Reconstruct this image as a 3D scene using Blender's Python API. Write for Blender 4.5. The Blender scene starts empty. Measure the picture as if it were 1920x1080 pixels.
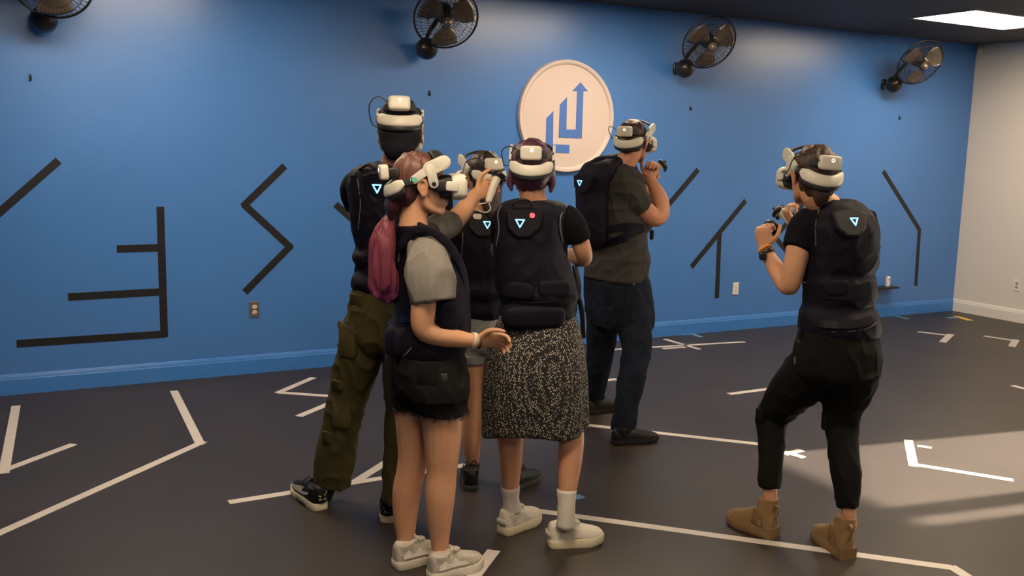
import bpy, bmesh, math, random
import numpy as np
from mathutils import Vector, Matrix
from mathutils.bvhtree import BVHTree
random.seed(7)
scene = bpy.context.scene
COL = scene.collection
R = math.radians

# ------------------------------------------------------------------ camera
F_PX, YAW, PITCH, ROLL = 1783.1, 0.49748, 0.14741, 0.02490
CAM = Vector((-9.132, -6.723, 1.65))
ROOM_H = 2.825
_sy, _cy, _sp, _cp = math.sin(YAW), math.cos(YAW), math.sin(PITCH), math.cos(PITCH)
FWD = Vector((_sy*_cp, _cy*_cp, -_sp))
_r0 = Vector((_cy, -_sy, 0)); _u0 = _r0.cross(FWD)
RIGHT = math.cos(ROLL)*_r0 + math.sin(ROLL)*_u0
UP = -math.sin(ROLL)*_r0 + math.cos(ROLL)*_u0
FH = Vector((_sy, _cy, 0)); RH = Vector((_cy, -_sy, 0))       # level axes: away from the viewer, to the right
cd = bpy.data.cameras.new('camera'); cam = bpy.data.objects.new('camera', cd); COL.objects.link(cam)
cd.sensor_width = 36; cd.lens = 36*F_PX/1920; cd.clip_start = 0.05
mw = Matrix((RIGHT, UP, -FWD)).transposed().to_4x4(); mw.translation = CAM
cam.matrix_world = mw
scene.camera = cam

# ------------------------------------------------------------------ light
SUN_E, PANEL_E, EXPO = 48.0, 20.0, 0.40
PANEL_COL = (1.0, 0.785, 0.55)
world = bpy.data.worlds.new('world'); scene.world = world; world.use_nodes = True
wn = world.node_tree.nodes['Background']; wn.inputs[0].default_value = (0.75, 0.85, 1, 1); wn.inputs[1].default_value = 0.6
sd = bpy.data.lights.new('sun', 'SUN'); sd.energy = SUN_E; sd.color = (1, 0.85, 0.68); sd.angle = R(0.6)
so = bpy.data.objects.new('sun', sd); COL.objects.link(so); so.location = (4, -5, 4)
so.rotation_euler = Vector((-1, 0.17, -math.tan(R(20.2)))).to_track_quat('-Z', 'Y').to_euler()
scene.view_settings.view_transform = 'Standard'; scene.view_settings.look = 'None'
scene.view_settings.gamma = 1; scene.view_settings.use_curve_mapping = False
scene.view_settings.exposure = EXPO

# ------------------------------------------------------------------ point helpers
def ray(px, py): return RIGHT*((px-960)/F_PX) - UP*((py-540)/F_PX) + FWD
def on_floor(px, py, z=0.0):
    d = ray(px, py); return CAM + d*((z-CAM.z)/d.z)
def on_wall(px, py, y=0.0):
    d = ray(px, py); return CAM + d*((y-CAM.y)/d.y)
def on_side(px, py):
    d = ray(px, py); return CAM + d*(-CAM.x/d.x)
def at(px, py, G, off=0.0):
    d = ray(px, py); P0 = G + FH*off
    return CAM + d*((P0-CAM).dot(FH)/d.dot(FH))
def mpp(P): return (P-CAM).dot(FWD)/F_PX              # metres per photo pixel at P

# ------------------------------------------------------------------ materials
def mat(name, col, rough=0.6, bump=0, bscale=200, var=0, vscale=30, metal=0, emit=0, spec=0.5, sheen=0, stretch=(1,1,1), col2=None, alpha=1, coat=0, sss=0):
    m = bpy.data.materials.new(name); m.use_nodes = True
    nt = m.node_tree; b = nt.nodes['Principled BSDF']
    b.inputs['Base Color'].default_value = (*col, 1); b.inputs['Roughness'].default_value = rough
    b.inputs['Metallic'].default_value = metal; b.inputs['Specular IOR Level'].default_value = spec
    if sheen: b.inputs['Sheen Weight'].default_value = sheen; b.inputs['Sheen Roughness'].default_value = 0.5
    if coat: b.inputs['Coat Weight'].default_value = coat
    if sss:
        b.inputs['Subsurface Weight'].default_value = sss; b.inputs['Subsurface Radius'].default_value = (1, .35, .2); b.inputs['Subsurface Scale'].default_value = 0.01
    if emit: b.inputs['Emission Color'].default_value = (*col, 1); b.inputs['Emission Strength'].default_value = emit
    if alpha < 1: b.inputs['Alpha'].default_value = alpha
    tc = nt.nodes.new('ShaderNodeTexCoord'); mp = nt.nodes.new('ShaderNodeMapping'); mp.inputs['Scale'].default_value = stretch
    nt.links.new(tc.outputs['Object'], mp.inputs[0])
    if var or col2:
        n = nt.nodes.new('ShaderNodeTexNoise'); n.inputs['Scale'].default_value = vscale; n.inputs['Detail'].default_value = 6
        nt.links.new(mp.outputs[0], n.inputs['Vector'])
        cr = nt.nodes.new('ShaderNodeValToRGB'); cr.color_ramp.elements[0].position = 0.3; cr.color_ramp.elements[1].position = 0.7
        c2 = col2 or tuple(c*(1+var) for c in col); c1 = col if col2 else tuple(c*(1-var) for c in col)
        cr.color_ramp.elements[0].color = (*c1, 1); cr.color_ramp.elements[1].color = (*c2, 1)
        nt.links.new(n.outputs['Fac'], cr.inputs[0]); nt.links.new(cr.outputs[0], b.inputs['Base Color'])
    if bump:
        n = nt.nodes.new('ShaderNodeTexNoise'); n.inputs['Scale'].default_value = bscale; n.inputs['Detail'].default_value = 3
        nt.links.new(mp.outputs[0], n.inputs['Vector'])
        bp = nt.nodes.new('ShaderNodeBump'); bp.inputs['Strength'].default_value = bump; bp.inputs['Distance'].default_value = 0.002
        nt.links.new(n.outputs['Fac'], bp.inputs['Height']); nt.links.new(bp.outputs[0], b.inputs['Normal'])
    return m
M = {}
M['blue'] = mat('blue_paint', (0.058, 0.212, 0.62), 0.33, bump=0.12, bscale=60, var=0.03, vscale=2, spec=0.8)
M['blue_trim'] = mat('blue_trim_paint', (0.052, 0.22, 0.66), 0.28)
M['white_wall'] = mat('cream_paint', (0.74, 0.71, 0.66), 0.5, bump=0.1, bscale=60)
M['white_trim'] = mat('white_trim_paint', (0.80, 0.78, 0.74), 0.35)
M['ceiling'] = mat('dark_ceiling', (0.06, 0.055, 0.055), 0.7, bump=0.3, bscale=80)
M['floor'] = mat('rubber_floor', (0.026, 0.0195, 0.0155), 0.45, bump=0.25, bscale=300, col2=(0.038, 0.029, 0.0235), vscale=2.2, spec=0.45)
M['tape_w'] = mat('white_tape', (0.60, 0.555, 0.51), 0.45, var=0.05, vscale=12)
M['tape_g'] = mat('grey_tape', (0.42, 0.40, 0.38), 0.5, var=0.05, vscale=12)
M['tape_y'] = mat('yellow_tape', (0.75, 0.45, 0.06), 0.5)
M['tape_b'] = mat('light_blue_tape', (0.12, 0.30, 0.48), 0.5)
M['tape_k'] = mat('black_tape', (0.012, 0.012, 0.016), 0.42, var=0.1, vscale=20)
M['panel'] = mat('light_diffuser', PANEL_COL, 0.5, emit=PANEL_E)
M['panel_frame'] = mat('light_frame', (0.5, 0.5, 0.5), 0.4)
M['emblem'] = mat('emblem_white', (0.70, 0.60, 0.575), 0.4)
M['emblem_blue'] = mat('emblem_blue', (0.08, 0.20, 0.62), 0.4)
M['steel'] = mat('steel_plate', (0.45, 0.43, 0.42), 0.3, metal=0.9)
M['socket'] = mat('outlet_face', (0.75, 0.62, 0.56), 0.4)
M['socket_w'] = mat('outlet_white', (0.78, 0.76, 0.72), 0.4)
M['slot'] = mat('outlet_slot', (0.03, 0.03, 0.03), 0.5)
M['grey_plate'] = mat('outlet_grey', (0.35, 0.33, 0.3), 0.5)
M['black_pl'] = mat('black_plastic', (0.014, 0.014, 0.016), 0.32)
M['fan_blk'] = mat('fan_black', (0.018, 0.016, 0.016), 0.3)
M['blade'] = mat('fan_blade', (0.20, 0.165, 0.14), 0.3, metal=0.5)
M['glass'] = mat('door_glass', (0.9, 0.95, 0.95), 0.05, alpha=0.12)
M['hs_white'] = mat('headset_white', (0.70, 0.665, 0.565), 0.38)
M['hs_black'] = mat('headset_black', (0.015, 0.015, 0.017), 0.55, bump=0.2, bscale=500)
M['hs_strap'] = mat('headset_strap', (0.028, 0.028, 0.03), 0.6, bump=0.3, bscale=400)
M['teal'] = mat('teal_dot', (0.12, 0.55, 0.45), 0.4)
M['ring_led'] = mat('ring_mark', (1.0, 0.95, 0.85), 0.4, emit=0.8)
M['vest'] = mat('vest_black', (0.0058, 0.005, 0.0125), 0.62, bump=0.4, bscale=700, spec=0.18)
M['vest_pl'] = mat('vest_plastic', (0.006, 0.0055, 0.010), 0.42, spec=0.3)
M['vest_pipe'] = mat('vest_piping', (0.11, 0.10, 0.12), 0.5)
M['led'] = mat('vest_led', (0.25, 0.60, 1.0), 0.4, emit=1.3)
M['led_red'] = mat('vest_red_led', (0.9, 0.10, 0.12), 0.4, emit=0.8)
M['tee_k'] = mat('black_tee', (0.006, 0.0055, 0.009), 0.85, bump=0.3, bscale=900, spec=0.12)
M['tee_g'] = mat('grey_tee', (0.20, 0.185, 0.165), 0.9, bump=0.3, bscale=900, var=0.1, vscale=120)
M['tee_d'] = mat('charcoal_tee', (0.030, 0.028, 0.026), 0.9, bump=0.3, bscale=900, var=0.1, vscale=120)
M['cargo'] = mat('olive_cargo', (0.060, 0.050, 0.018), 0.85, spec=0.2, bump=0.4, bscale=600, var=0.15, vscale=14)
M['jeans'] = mat('dark_jeans', (0.006, 0.0085, 0.016), 0.85, bump=0.5, bscale=700, col2=(0.014, 0.020, 0.034), vscale=9, spec=0.12)
M['denim'] = mat('light_denim', (0.21, 0.22, 0.23), 0.85, bump=0.5, bscale=700, col2=(0.33, 0.34, 0.34), vscale=30)
M['black_den'] = mat('black_denim', (0.008, 0.0075, 0.0075), 0.9, bump=0.5, bscale=600, col2=(0.013, 0.012, 0.012), vscale=20, spec=0.2)
M['fray'] = mat('frayed_cotton', (0.05, 0.045, 0.042), 0.9)
M['black_pant'] = mat('black_twill', (0.0065, 0.0065, 0.006), 0.8, bump=0.4, bscale=700, spec=0.12)
M['skin'] = mat('skin', (0.58, 0.30, 0.17), 0.5, var=0.06, vscale=14, sss=0.08)
M['skin_b'] = mat('skin_fair', (0.62, 0.33, 0.19), 0.5, var=0.05, vscale=14, sss=0.08)
M['skin_e'] = mat('skin_ruddy', (0.54, 0.25, 0.155), 0.5, var=0.06, vscale=14, sss=0.08)
M['hair_br'] = mat('hair_brown', (0.035, 0.018, 0.013), 0.45, bump=0.7, bscale=60, stretch=(6, 6, 0.5), col2=(0.07, 0.035, 0.024), vscale=20)
M['hair_dk'] = mat('hair_dark', (0.016, 0.011, 0.010), 0.45, bump=0.7, bscale=60, stretch=(6, 6, 0.5), col2=(0.035, 0.022, 0.018), vscale=20)
M['hair_pu'] = mat('hair_purple', (0.035, 0.012, 0.024), 0.45, bump=0.7, bscale=60, stretch=(6, 6, 0.5), col2=(0.12, 0.035, 0.07), vscale=20)
M['hair_re'] = mat('hair_auburn', (0.09, 0.033, 0.026), 0.42, bump=0.7, bscale=60, stretch=(6, 6, 0.5), col2=(0.19, 0.08, 0.055), vscale=20)
M['hair_pl'] = mat('hair_plum', (0.035, 0.012, 0.014), 0.42, bump=0.7, bscale=60, stretch=(6, 6, 0.5), col2=(0.075, 0.026, 0.026), vscale=20)
M['cloth_k'] = mat('black_cloth', (0.006, 0.006, 0.011), 0.8, bump=0.4, bscale=400, spec=0.2)
M['sock_w'] = mat('white_sock', (0.70, 0.65, 0.56), 0.9, bump=0.6, bscale=400)
M['sock_k'] = mat('black_sock', (0.012, 0.011, 0.011), 0.9, bump=0.6, bscale=400)
M['shoe_w'] = mat('white_leather', (0.68, 0.63, 0.52), 0.45)
M['shoe_gr'] = mat('grey_leather', (0.42, 0.39, 0.34), 0.55)
M['sole_w'] = mat('cream_rubber', (0.72, 0.64, 0.44), 0.55)
M['shoe_k'] = mat('black_leather', (0.009, 0.008, 0.0075), 0.5, spec=0.25)
M['shoe_dg'] = mat('dark_grey_mesh', (0.045, 0.042, 0.04), 0.6)
M['shoe_mg'] = mat('mid_grey_suede', (0.16, 0.15, 0.14), 0.7)
M['sole_k'] = mat('dark_rubber', (0.016, 0.0125, 0.011), 0.6, spec=0.2)
M['shoe_si'] = mat('silver_mesh', (0.46, 0.42, 0.35), 0.5, bump=0.5, bscale=300, var=0.1, vscale=60)
M['boot'] = mat('tan_suede', (0.24, 0.145, 0.062), 0.85, bump=0.3, bscale=300, var=0.12, vscale=25)
M['boot_sole'] = mat('tan_sole', (0.20, 0.12, 0.05), 0.8, var=0.1, vscale=40)
M['orange'] = mat('orange_band', (0.85, 0.36, 0.04), 0.5)
M['cream'] = mat('cream_band', (0.62, 0.52, 0.36), 0.6)
M['bead'] = mat('dark_bead', (0.08, 0.05, 0.03), 0.4)
M['wood_k'] = mat('black_shelf_paint', (0.015, 0.015, 0.017), 0.4)
M['skirt'] = mat('dotted_viscose', (0.011, 0.010, 0.011), 0.75)
M['ponytail'] = mat('ponytail_hair', (0.2, 0.05, 0.1), 0.42)
M['skin_blush'] = mat('lip', (0.42, 0.14, 0.11), 0.45)
def _dots():
    nt = M['skirt'].node_tree; b = nt.nodes['Principled BSDF']
    tc = [n for n in nt.nodes if n.type == 'TEX_COORD'][0]
    v = nt.nodes.new('ShaderNodeTexVoronoi'); v.inputs['Scale'].default_value = 135; v.inputs['Randomness'].default_value = 0.6
    mp = nt.nodes.new('ShaderNodeMapping'); mp.inputs['Scale'].default_value = (1, 1, 0.8); mp.inputs['Rotation'].default_value = (0.2, 0.5, 0.4)
    nt.links.new(tc.outputs['Object'], mp.inputs[0]); nt.links.new(mp.outputs[0], v.inputs['Vector'])
    cr = nt.nodes.new('ShaderNodeValToRGB'); cr.color_ramp.interpolation = 'LINEAR'
    cr.color_ramp.elements[0].position = 0.30; cr.color_ramp.elements[0].color = (0.50, 0.45, 0.36, 1)
    cr.color_ramp.elements[1].position = 0.37; cr.color_ramp.elements[1].color = (0.010, 0.009, 0.010, 1)
    nt.links.new(v.outputs['Distance'], cr.inputs[0]); nt.links.new(cr.outputs[0], b.inputs['Base Color'])
_dots()
def _two_tone():     # auburn roots, plum-dyed lengths
    nt = M['hair_re'].node_tree; b = nt.nodes['Principled BSDF']; tc = [n for n in nt.nodes if n.type == 'TEX_COORD'][0]
    old = b.inputs['Base Color'].links[0].from_socket
    sp = nt.nodes.new('ShaderNodeSeparateXYZ'); nt.links.new(tc.outputs['Object'], sp.inputs[0])
    mr = nt.nodes.new('ShaderNodeMapRange'); mr.inputs[1].default_value = 1.44; mr.inputs[2].default_value = 1.52; nt.links.new(sp.outputs['Z'], mr.inputs[0])
    mx = nt.nodes.new('ShaderNodeMix'); mx.data_type = 'RGBA'; nt.links.new(mr.outputs[0], mx.inputs[0])
    mx.inputs[6].default_value = (0.050, 0.016, 0.024, 1); nt.links.new(old, mx.inputs[7]); nt.links.new(mx.outputs[2], b.inputs['Base Color'])
_two_tone()
def _pony():          # auburn-plum fading to a dyed magenta tip
    nt = M['ponytail'].node_tree; b = nt.nodes['Principled BSDF']; tc = [n for n in nt.nodes if n.type == 'TEX_COORD'][0]
    sp = nt.nodes.new('ShaderNodeSeparateXYZ'); nt.links.new(tc.outputs['Object'], sp.inputs[0])
    mr = nt.nodes.new('ShaderNodeMapRange'); mr.inputs[1].default_value = 1.02; mr.inputs[2].default_value = 1.37
    nt.links.new(sp.outputs['Z'], mr.inputs[0])
    cr = nt.nodes.new('ShaderNodeValToRGB'); e = cr.color_ramp.elements
    e[0].position = 0; e[0].color = (0.30, 0.035, 0.30, 1); e[1].position = 1; e[1].color = (0.20, 0.045, 0.07, 1)
    k = e.new(0.16); k.color = (0.20, 0.035, 0.13, 1); k = e.new(0.4); k.color = (0.17, 0.035, 0.06, 1)
    nt.links.new(mr.outputs[0], cr.inputs[0])
    mp = nt.nodes.new('ShaderNodeMapping'); mp.inputs['Scale'].default_value = (8, 8, 0.6); nt.links.new(tc.outputs['Object'], mp.inputs[0])
    n = nt.nodes.new('ShaderNodeTexNoise'); n.inputs['Scale'].default_value = 26; nt.links.new(mp.outputs[0], n.inputs['Vector'])
    mx = nt.nodes.new('ShaderNodeMix'); mx.data_type = 'RGBA'; mx.blend_type = 'MULTIPLY'; mx.inputs[0].default_value = 0.75
    c2 = nt.nodes.new('ShaderNodeValToRGB'); c2.color_ramp.elements[0].position = .3; c2.color_ramp.elements[1].position = .7
    c2.color_ramp.elements[0].color = (0.35, 0.35, 0.35, 1); c2.color_ramp.elements[1].color = (1.4, 1.3, 1.3, 1)
    nt.links.new(n.outputs['Fac'], c2.inputs[0]); nt.links.new(cr.outputs[0], mx.inputs[6]); nt.links.new(c2.outputs[0], mx.inputs[7])
    nt.links.new(mx.outputs[2], b.inputs['Base Color'])
    bp = nt.nodes.new('ShaderNodeBump'); bp.inputs['Strength'].default_value = .6; bp.inputs['Distance'].default_value = .002
    nt.links.new(n.outputs['Fac'], bp.inputs['Height']); nt.links.new(bp.outputs[0], b.inputs['Normal'])
_pony()

# ------------------------------------------------------------------ mesh helpers
class VB:
    def __init__(s): s.v = []; s.f = []
    def add(s, v, f):
        k = len(s.v); s.v += [Vector(p) for p in v]; s.f += [[i+k for i in q] for q in f]; return s
    def loft(s, rings, cap=(True, True)):
        n = len(rings[0]); k = len(s.v)
        for r in rings: s.v += [Vector(p) for p in r]
        for i in range(len(rings)-1):
            for j in range(n):
                a = k+i*n+j; b = k+i*n+(j+1) % n; s.f.append([a, b, b+n, a+n])
        if cap[0]:
            s.v.append(sum(rings[0], Vector())/n); c = len(s.v)-1
            s.f += [[c, k+(j+1) % n, k+j] for j in range(n)]
        if cap[1]:
            s.v.append(sum(rings[-1], Vector())/n); c = len(s.v)-1; e = k+(len(rings)-1)*n
            s.f += [[c, e+j, e+(j+1) % n] for j in range(n)]
        return s
    def mesh(s, org=None):
        me = bpy.data.meshes.new('m'); o = org or Vector()
        me.from_pydata([tuple(p-o) for p in s.v], [], s.f); me.update(); return me
def spl(pts, sub):
    """Catmull-Rom through tuples of floats"""
    P = [np.array(p, float) for p in pts]
    if len(P) < 3 or sub < 2: 
        if len(P) == 2 and sub > 1: return [P[0]+(P[1]-P[0])*i/sub for i in range(sub+1)]
        return P
    Q = [2*P[0]-P[1]]+P+[2*P[-1]-P[-2]]; out = []
    for i in range(1, len(Q)-2):
        a, b, c, d = Q[i-1:i+3]
        for k in range(sub):
            t = k/sub; out.append(0.5*((2*b)+(c-a)*t+(2*a-5*b+4*c-d)*t*t+(3*b-a-3*c+d)*t**3))
    out.append(P[-1]); return out
def ringpts(c, u, v, a, b, n=20, p=2.0):
    out = []
    for j in range(n):
        t = 2*math.pi*j/n; ct, st = math.cos(t), math.sin(t)
        out.append(c + u*(a*math.copysign(abs(ct)**(2/p), ct)) + v*(b*math.copysign(abs(st)**(2/p), st)))
    return out
def tube(vb, pts, rad, n=14, sub=4, up=None, rnd=True, p=2.0):
    """pts: Vectors; rad: float or (across, along-up) per point. 'up' fixes the second radius direction."""
    rr = [(r, r) if not isinstance(r, (tuple, list)) else tuple(r) for r in rad]
    S = spl([(*P, *r) for P, r in zip(pts, rr)], sub)
    C = [Vector(s[:3]) for s in S]; Q = [(max(s[3], 1e-4), max(s[4], 1e-4)) for s in S]
    rings = []; prev = None
    for i, c in enumerate(C):
        t = (C[min(i+1, len(C)-1)]-C[max(i-1, 0)]).normalized()
        if up is not None: w = up[min(i*len(up)//len(C), len(up)-1)] if isinstance(up, list) else up
        else: w = prev if prev is not None else (Vector((0, 0, 1)) if abs(t.z) < 0.9 else Vector((0, 1, 0)))
        v = (w - t*w.dot(t)).normalized(); prev = v; u = t.cross(v).normalized()
        rings.append((c, u, v, Q[i], t))
    L = []
    if rnd:
        c, u, v, q, t = rings[0]; m = min(q)
        for k, sc in ((0.95, 0.3), (0.75, 0.65), (0.4, 0.9)): L.append(ringpts(c-t*m*k, u, v, q[0]*sc, q[1]*sc, n, p))
    for c, u, v, q, t in rings: L.append(ringpts(c, u, v, q[0], q[1], n, p))
    if rnd:
        c, u, v, q, t = rings[-1]; m = min(q)
        for k, sc in ((0.4, 0.9), (0.75, 0.65), (0.95, 0.3)): L.append(ringpts(c+t*m*k, u, v, q[0]*sc, q[1]*sc, n, p))
    vb.loft(L); return vb
def sq(vb, c, ax, r, e=1.0, n=20, m=12, e2=None):
    """superellipsoid; e<1 = boxy"""
    e2 = e if e2 is None else e2
    f = lambda x, k: math.copysign(abs(x)**k, x)
    c = Vector(c); rings = []
    for i in range(m+1):
        ph = -math.pi/2+math.pi*i/m; ph = max(min(ph, math.pi/2-0.02), -math.pi/2+0.02); rg = []
        for j in range(n):
            th = 2*math.pi*(j+0.5)/n
            rg.append(c+ax[0]*(r[0]*f(math.cos(ph), e)*f(math.cos(th), e2))+ax[1]*(r[1]*f(math.cos(ph), e)*f(math.sin(th), e2))+ax[2]*(r[2]*f(math.sin(ph), e)))
        rings.append(rg)
    vb.loft(rings); return vb
XYZ = (Vector((1, 0, 0)), Vector((0, 1, 0)), Vector((0, 0, 1)))
def box(vb, lo, hi):
    x0, y0, z0 = lo; x1, y1, z1 = hi
    return vb.add([(x0,y0,z0),(x1,y0,z0),(x1,y1,z0),(x0,y1,z0),(x0,y0,z1),(x1,y0,z1),(x1,y1,z1),(x0,y1,z1)],
                  [[3,2,1,0],[4,5,6,7],[0,1,5,4],[1,2,6,5],[2,3,7,6],[3,0,4,7]])
def prism(vb, poly, o, u, v, n, th, inset=0.0):
    """polygon (u,v) at o, raised by th along n; optional bevelled top"""
    k = len(poly); cx = sum(p[0] for p in poly)/k; cy = sum(p[1] for p in poly)/k
    base = [o+u*p[0]+v*p[1] for p in poly]
    def ins(p):
        d = math.hypot(p[0]-cx, p[1]-cy) or 1; s = max(0, 1-inset/d); return o+u*(cx+(p[0]-cx)*s)+v*(cy+(p[1]-cy)*s)
    mid = [b+n*(th-inset*0.7) for b in base] if inset else None
    top = [ins(p)+n*th for p in poly]
    V = base+(mid or [])+top; layers = 3 if inset else 2; f = [[k-1-i for i in range(k)], [(layers-1)*k+i for i in range(k)]]
    for L in range(layers-1): f += [[L*k+i, L*k+(i+1) % k, (L+1)*k+(i+1) % k, (L+1)*k+i] for i in range(k)]
    return vb.add(V, f)
def stadium(p0, p1, w, k=7):
    a = Vector(p0); b = Vector(p1); d = (b-a).normalized(); n = Vector((-d.y, d.x)); out = []
    for i in range(k): t = -math.pi/2+math.pi*i/(k-1); out.append(b+d*(w*math.cos(t))+n*(w*math.sin(t)))
    for i in range(k): t = math.pi/2+math.pi*i/(k-1); out.append(a+d*(w*math.cos(t))+n*(w*math.sin(t)))
    return [(q.x, q.y) for q in out]
def disc(r, k=24, rx=None): return [((rx or r)*math.cos(2*math.pi*i/k), r*math.sin(2*math.pi*i/k)) for i in range(k)]
def remesh(vb, vox, smooth=3, fac=0.5):
    me = vb.mesh(); o = bpy.data.objects.new('tmp', me); COL.objects.link(o)
    m = o.modifiers.new('r', 'REMESH'); m.mode = 'VOXEL'; m.voxel_size = vox; m.use_smooth_shade = True
    if smooth: s = o.modifiers.new('s', 'SMOOTH'); s.factor = fac; s.iterations = smooth
    dg = bpy.context.evaluated_depsgraph_get(); out = bpy.data.meshes.new_from_object(o.evaluated_get(dg))
    bpy.data.objects.remove(o); bpy.data.meshes.remove(me); return out
class Noise:
    """sum of random plane waves; vectorised"""
    def __init__(s, seed, freq, stretch=(1, 1, 1), n=14):
        g = np.random.default_rng(seed); k = g.normal(size=(n, 3)); k /= np.linalg.norm(k, axis=1)[:, None]
        s.k = k*freq*g.uniform(0.6, 1.6, (n, 1))*np.array(stretch); s.p = g.uniform(0, 6.28, n); s.n = n
    def __call__(s, co): return np.sin(co@s.k.T+s.p).sum(1)/math.sqrt(s.n)
def displace(me, *layers):
    """layers: (Noise, amplitude[, ridge])"""
    n = len(me.vertices); co = np.empty(n*3); me.vertices.foreach_get('co', co); co = co.reshape(-1, 3)
    no = np.empty(n*3); me.vertex_normals.foreach_get('vector', no); no = no.reshape(-1, 3); d = np.zeros(n)
    for L in layers:
        v = L[0](co)
        if len(L) > 2 and L[2] == 'ridge': v = 1-2*np.abs(np.tanh(v*1.3))
        d += v*L[1]
    co += no*d[:, None]; me.vertices.foreach_set('co', co.ravel()); me.update()
ORG = {}
def link(name, me, material, parent=None, smooth=True, angle=None, loc=None):
    """mesh in world coordinates -> object whose origin is its parent's base"""
    o = bpy.data.objects.new(name, me); COL.objects.link(o)
    org = ORG[parent.name] if parent else (Vector(loc) if loc is not None else Vector())
    me.transform(Matrix.Translation(-org))
    if parent: o.parent = parent
    else: o.location = org
    ORG[o.name] = org
    me.materials.clear(); me.materials.append(M[material] if isinstance(material, str) else material)
    me.polygons.foreach_set('use_smooth', [smooth]*len(me.polygons)); me.polygons.foreach_set('material_index', [0]*len(me.polygons))
    if smooth and angle: me.set_sharp_from_angle(angle=R(angle))
    me.update(); return o
def obj(name, vb, material, parent=None, smooth=True, angle=None, loc=None): return link(name, vb.mesh(), material, parent, smooth, angle, loc)
def tag(o, label, cat, group=None, kind=None):
    if label: o['label'] = label
    if cat: o['category'] = cat
    if group: o['group'] = group
    if kind: o['kind'] = kind
    return o
def empty(name, loc, label=None, cat=None, group=None, kind=None):
    o = bpy.data.objects.new(name, None); COL.objects.link(o); o.location = loc; o.empty_display_size = 0.1; ORG[o.name] = Vector(loc)
    return tag(o, label, cat, group, kind)
def struct(name, vb, material, parent=None, **k):
    o = obj(name, vb, material, parent, **k)
    if not parent: o['kind'] = 'structure'
    return o
Z = Vector((0, 0, 1))

# ------------------------------------------------------------------ room
X0, Y0 = -13.0, -10.0; WT = 0.15
struct('floor', box(VB(), (X0-WT, Y0-WT, -0.1), (2.5, WT, 0)), 'floor', smooth=False)
struct('ceiling', box(VB(), (X0-WT, Y0-WT, ROOM_H), (WT, WT, ROOM_H+0.1)), 'ceiling', smooth=False)
struct('wall_back', box(VB(), (X0-WT, 0, 0), (WT, WT, ROOM_H)), 'blue', smooth=False)
struct('wall_left', box(VB(), (X0-WT, Y0, 0), (X0, 0, ROOM_H)), 'blue', smooth=False)
struct('wall_front', box(VB(), (X0-WT, Y0-WT, 0), (WT, Y0, ROOM_H)), 'blue', smooth=False)
# right wall with a glazed double door out of the frame that lets the low sun in
DY0, DY1, DH = -5.06, -3.80, 2.12
w = VB(); box(w, (0, DY1, 0), (WT, 0, ROOM_H)); box(w, (0, Y0, 0), (WT, DY0, ROOM_H)); box(w, (0, DY0, DH), (WT, DY1, ROOM_H))
struct('wall_right', w, 'white_wall', smooth=False)
door = empty('door_1', (0.07, DY1, 0), kind='structure')
w = VB(); box(w, (0.03, DY1-0.08, 0), (0.11, DY1, DH)); box(w, (0.03, DY0, 0), (0.11, DY0+0.08, DH)); box(w, (0.03, DY0, DH-0.06), (0.11, DY1, DH))
box(w, (0.03, -4.87, 0), (0.11, -4.74, DH)); obj('door_frame', w, 'black_pl', door, smooth=False)
w = VB(); box(w, (0.066, -4.74, 0.0), (0.074, DY1-0.08, DH-0.06)); obj('glass_pane', w, 'glass', door, smooth=False)
w = VB(); box(w, (0.066, DY0+0.08, 0.0), (0.074, -4.87, DH-0.06)); obj('glass_pane', w, 'glass', door, smooth=False)

def base_profile(): return [(0, 0), (0.016, 0), (0.016, 0.098), (0.012, 0.106), (0.012, 0.112), (0.007, 0.128), (0.004, 0.133), (0, 0.133)]
def baseboard(name, a, b, nrm, material):
    vb = VB(); pr = base_profile(); rings = [[P+nrm*q[0]+Z*q[1] for q in pr] for P in (a, b)]
    vb.loft(rings); return struct(name, vb, material, smooth=False)
baseboard('baseboard_back', Vector((X0, 0, 0)), Vector((0, 0, 0)), Vector((0, -1, 0)), 'blue_trim')
baseboard('baseboard_right', Vector((0, 0, 0)), Vector((0, DY1, 0)), Vector((-1, 0, 0)), 'white_trim')

# ceiling light panels: 1.2 x 0.6 m troffers in a regular grid
def panel(x, y, first=[None]):
    if first[0] is None:
        e = empty('ceiling_light', (x, y, ROOM_H)); first[0] = e
        fr = VB()
        for lo, hi in (((-.62, -.32, -.012), (.62, -.295, 0)), ((-.62, .295, -.012), (.62, .32, 0)), ((-.62, -.295, -.012), (-.595, .295, 0)), ((.595, -.295, -.012), (.62, .295, 0))): box(fr, lo, hi)
        for p in fr.v: p += Vector((x, y, ROOM_H))
        obj('frame', fr, 'panel_frame', e, smooth=False)
        d = box(VB(), (x-.595, y-.295, ROOM_H-.008), (x+.595, y+.295, ROOM_H-.002)); obj('diffuser', d, 'panel', e, smooth=False)
        return e
    e = first[0].copy(); COL.objects.link(e); e.location = (x, y, ROOM_H)
    for c in list(first[0].children): k = c.copy(); COL.objects.link(k); k.parent = e
    return e
PX = (-1.60, -4.95, -8.30, -11.65); PY = (-1.28, -4.40, -7.60)
for iy, y in enumerate(PY):
    for ix, x in enumerate(PX):
        if ix == 3 or (iy == 2 and ix == 0): continue
        e = panel(x, y)
        if (ix, iy) == (0, 0): tag(e, 'lit rectangular panel light in the dark ceiling at top right', 'ceiling light', 'ceiling panel lights')
        else: tag(e, 'lit rectangular ceiling panel outside the view of the photo', 'ceiling light', 'ceiling panel lights')

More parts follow.
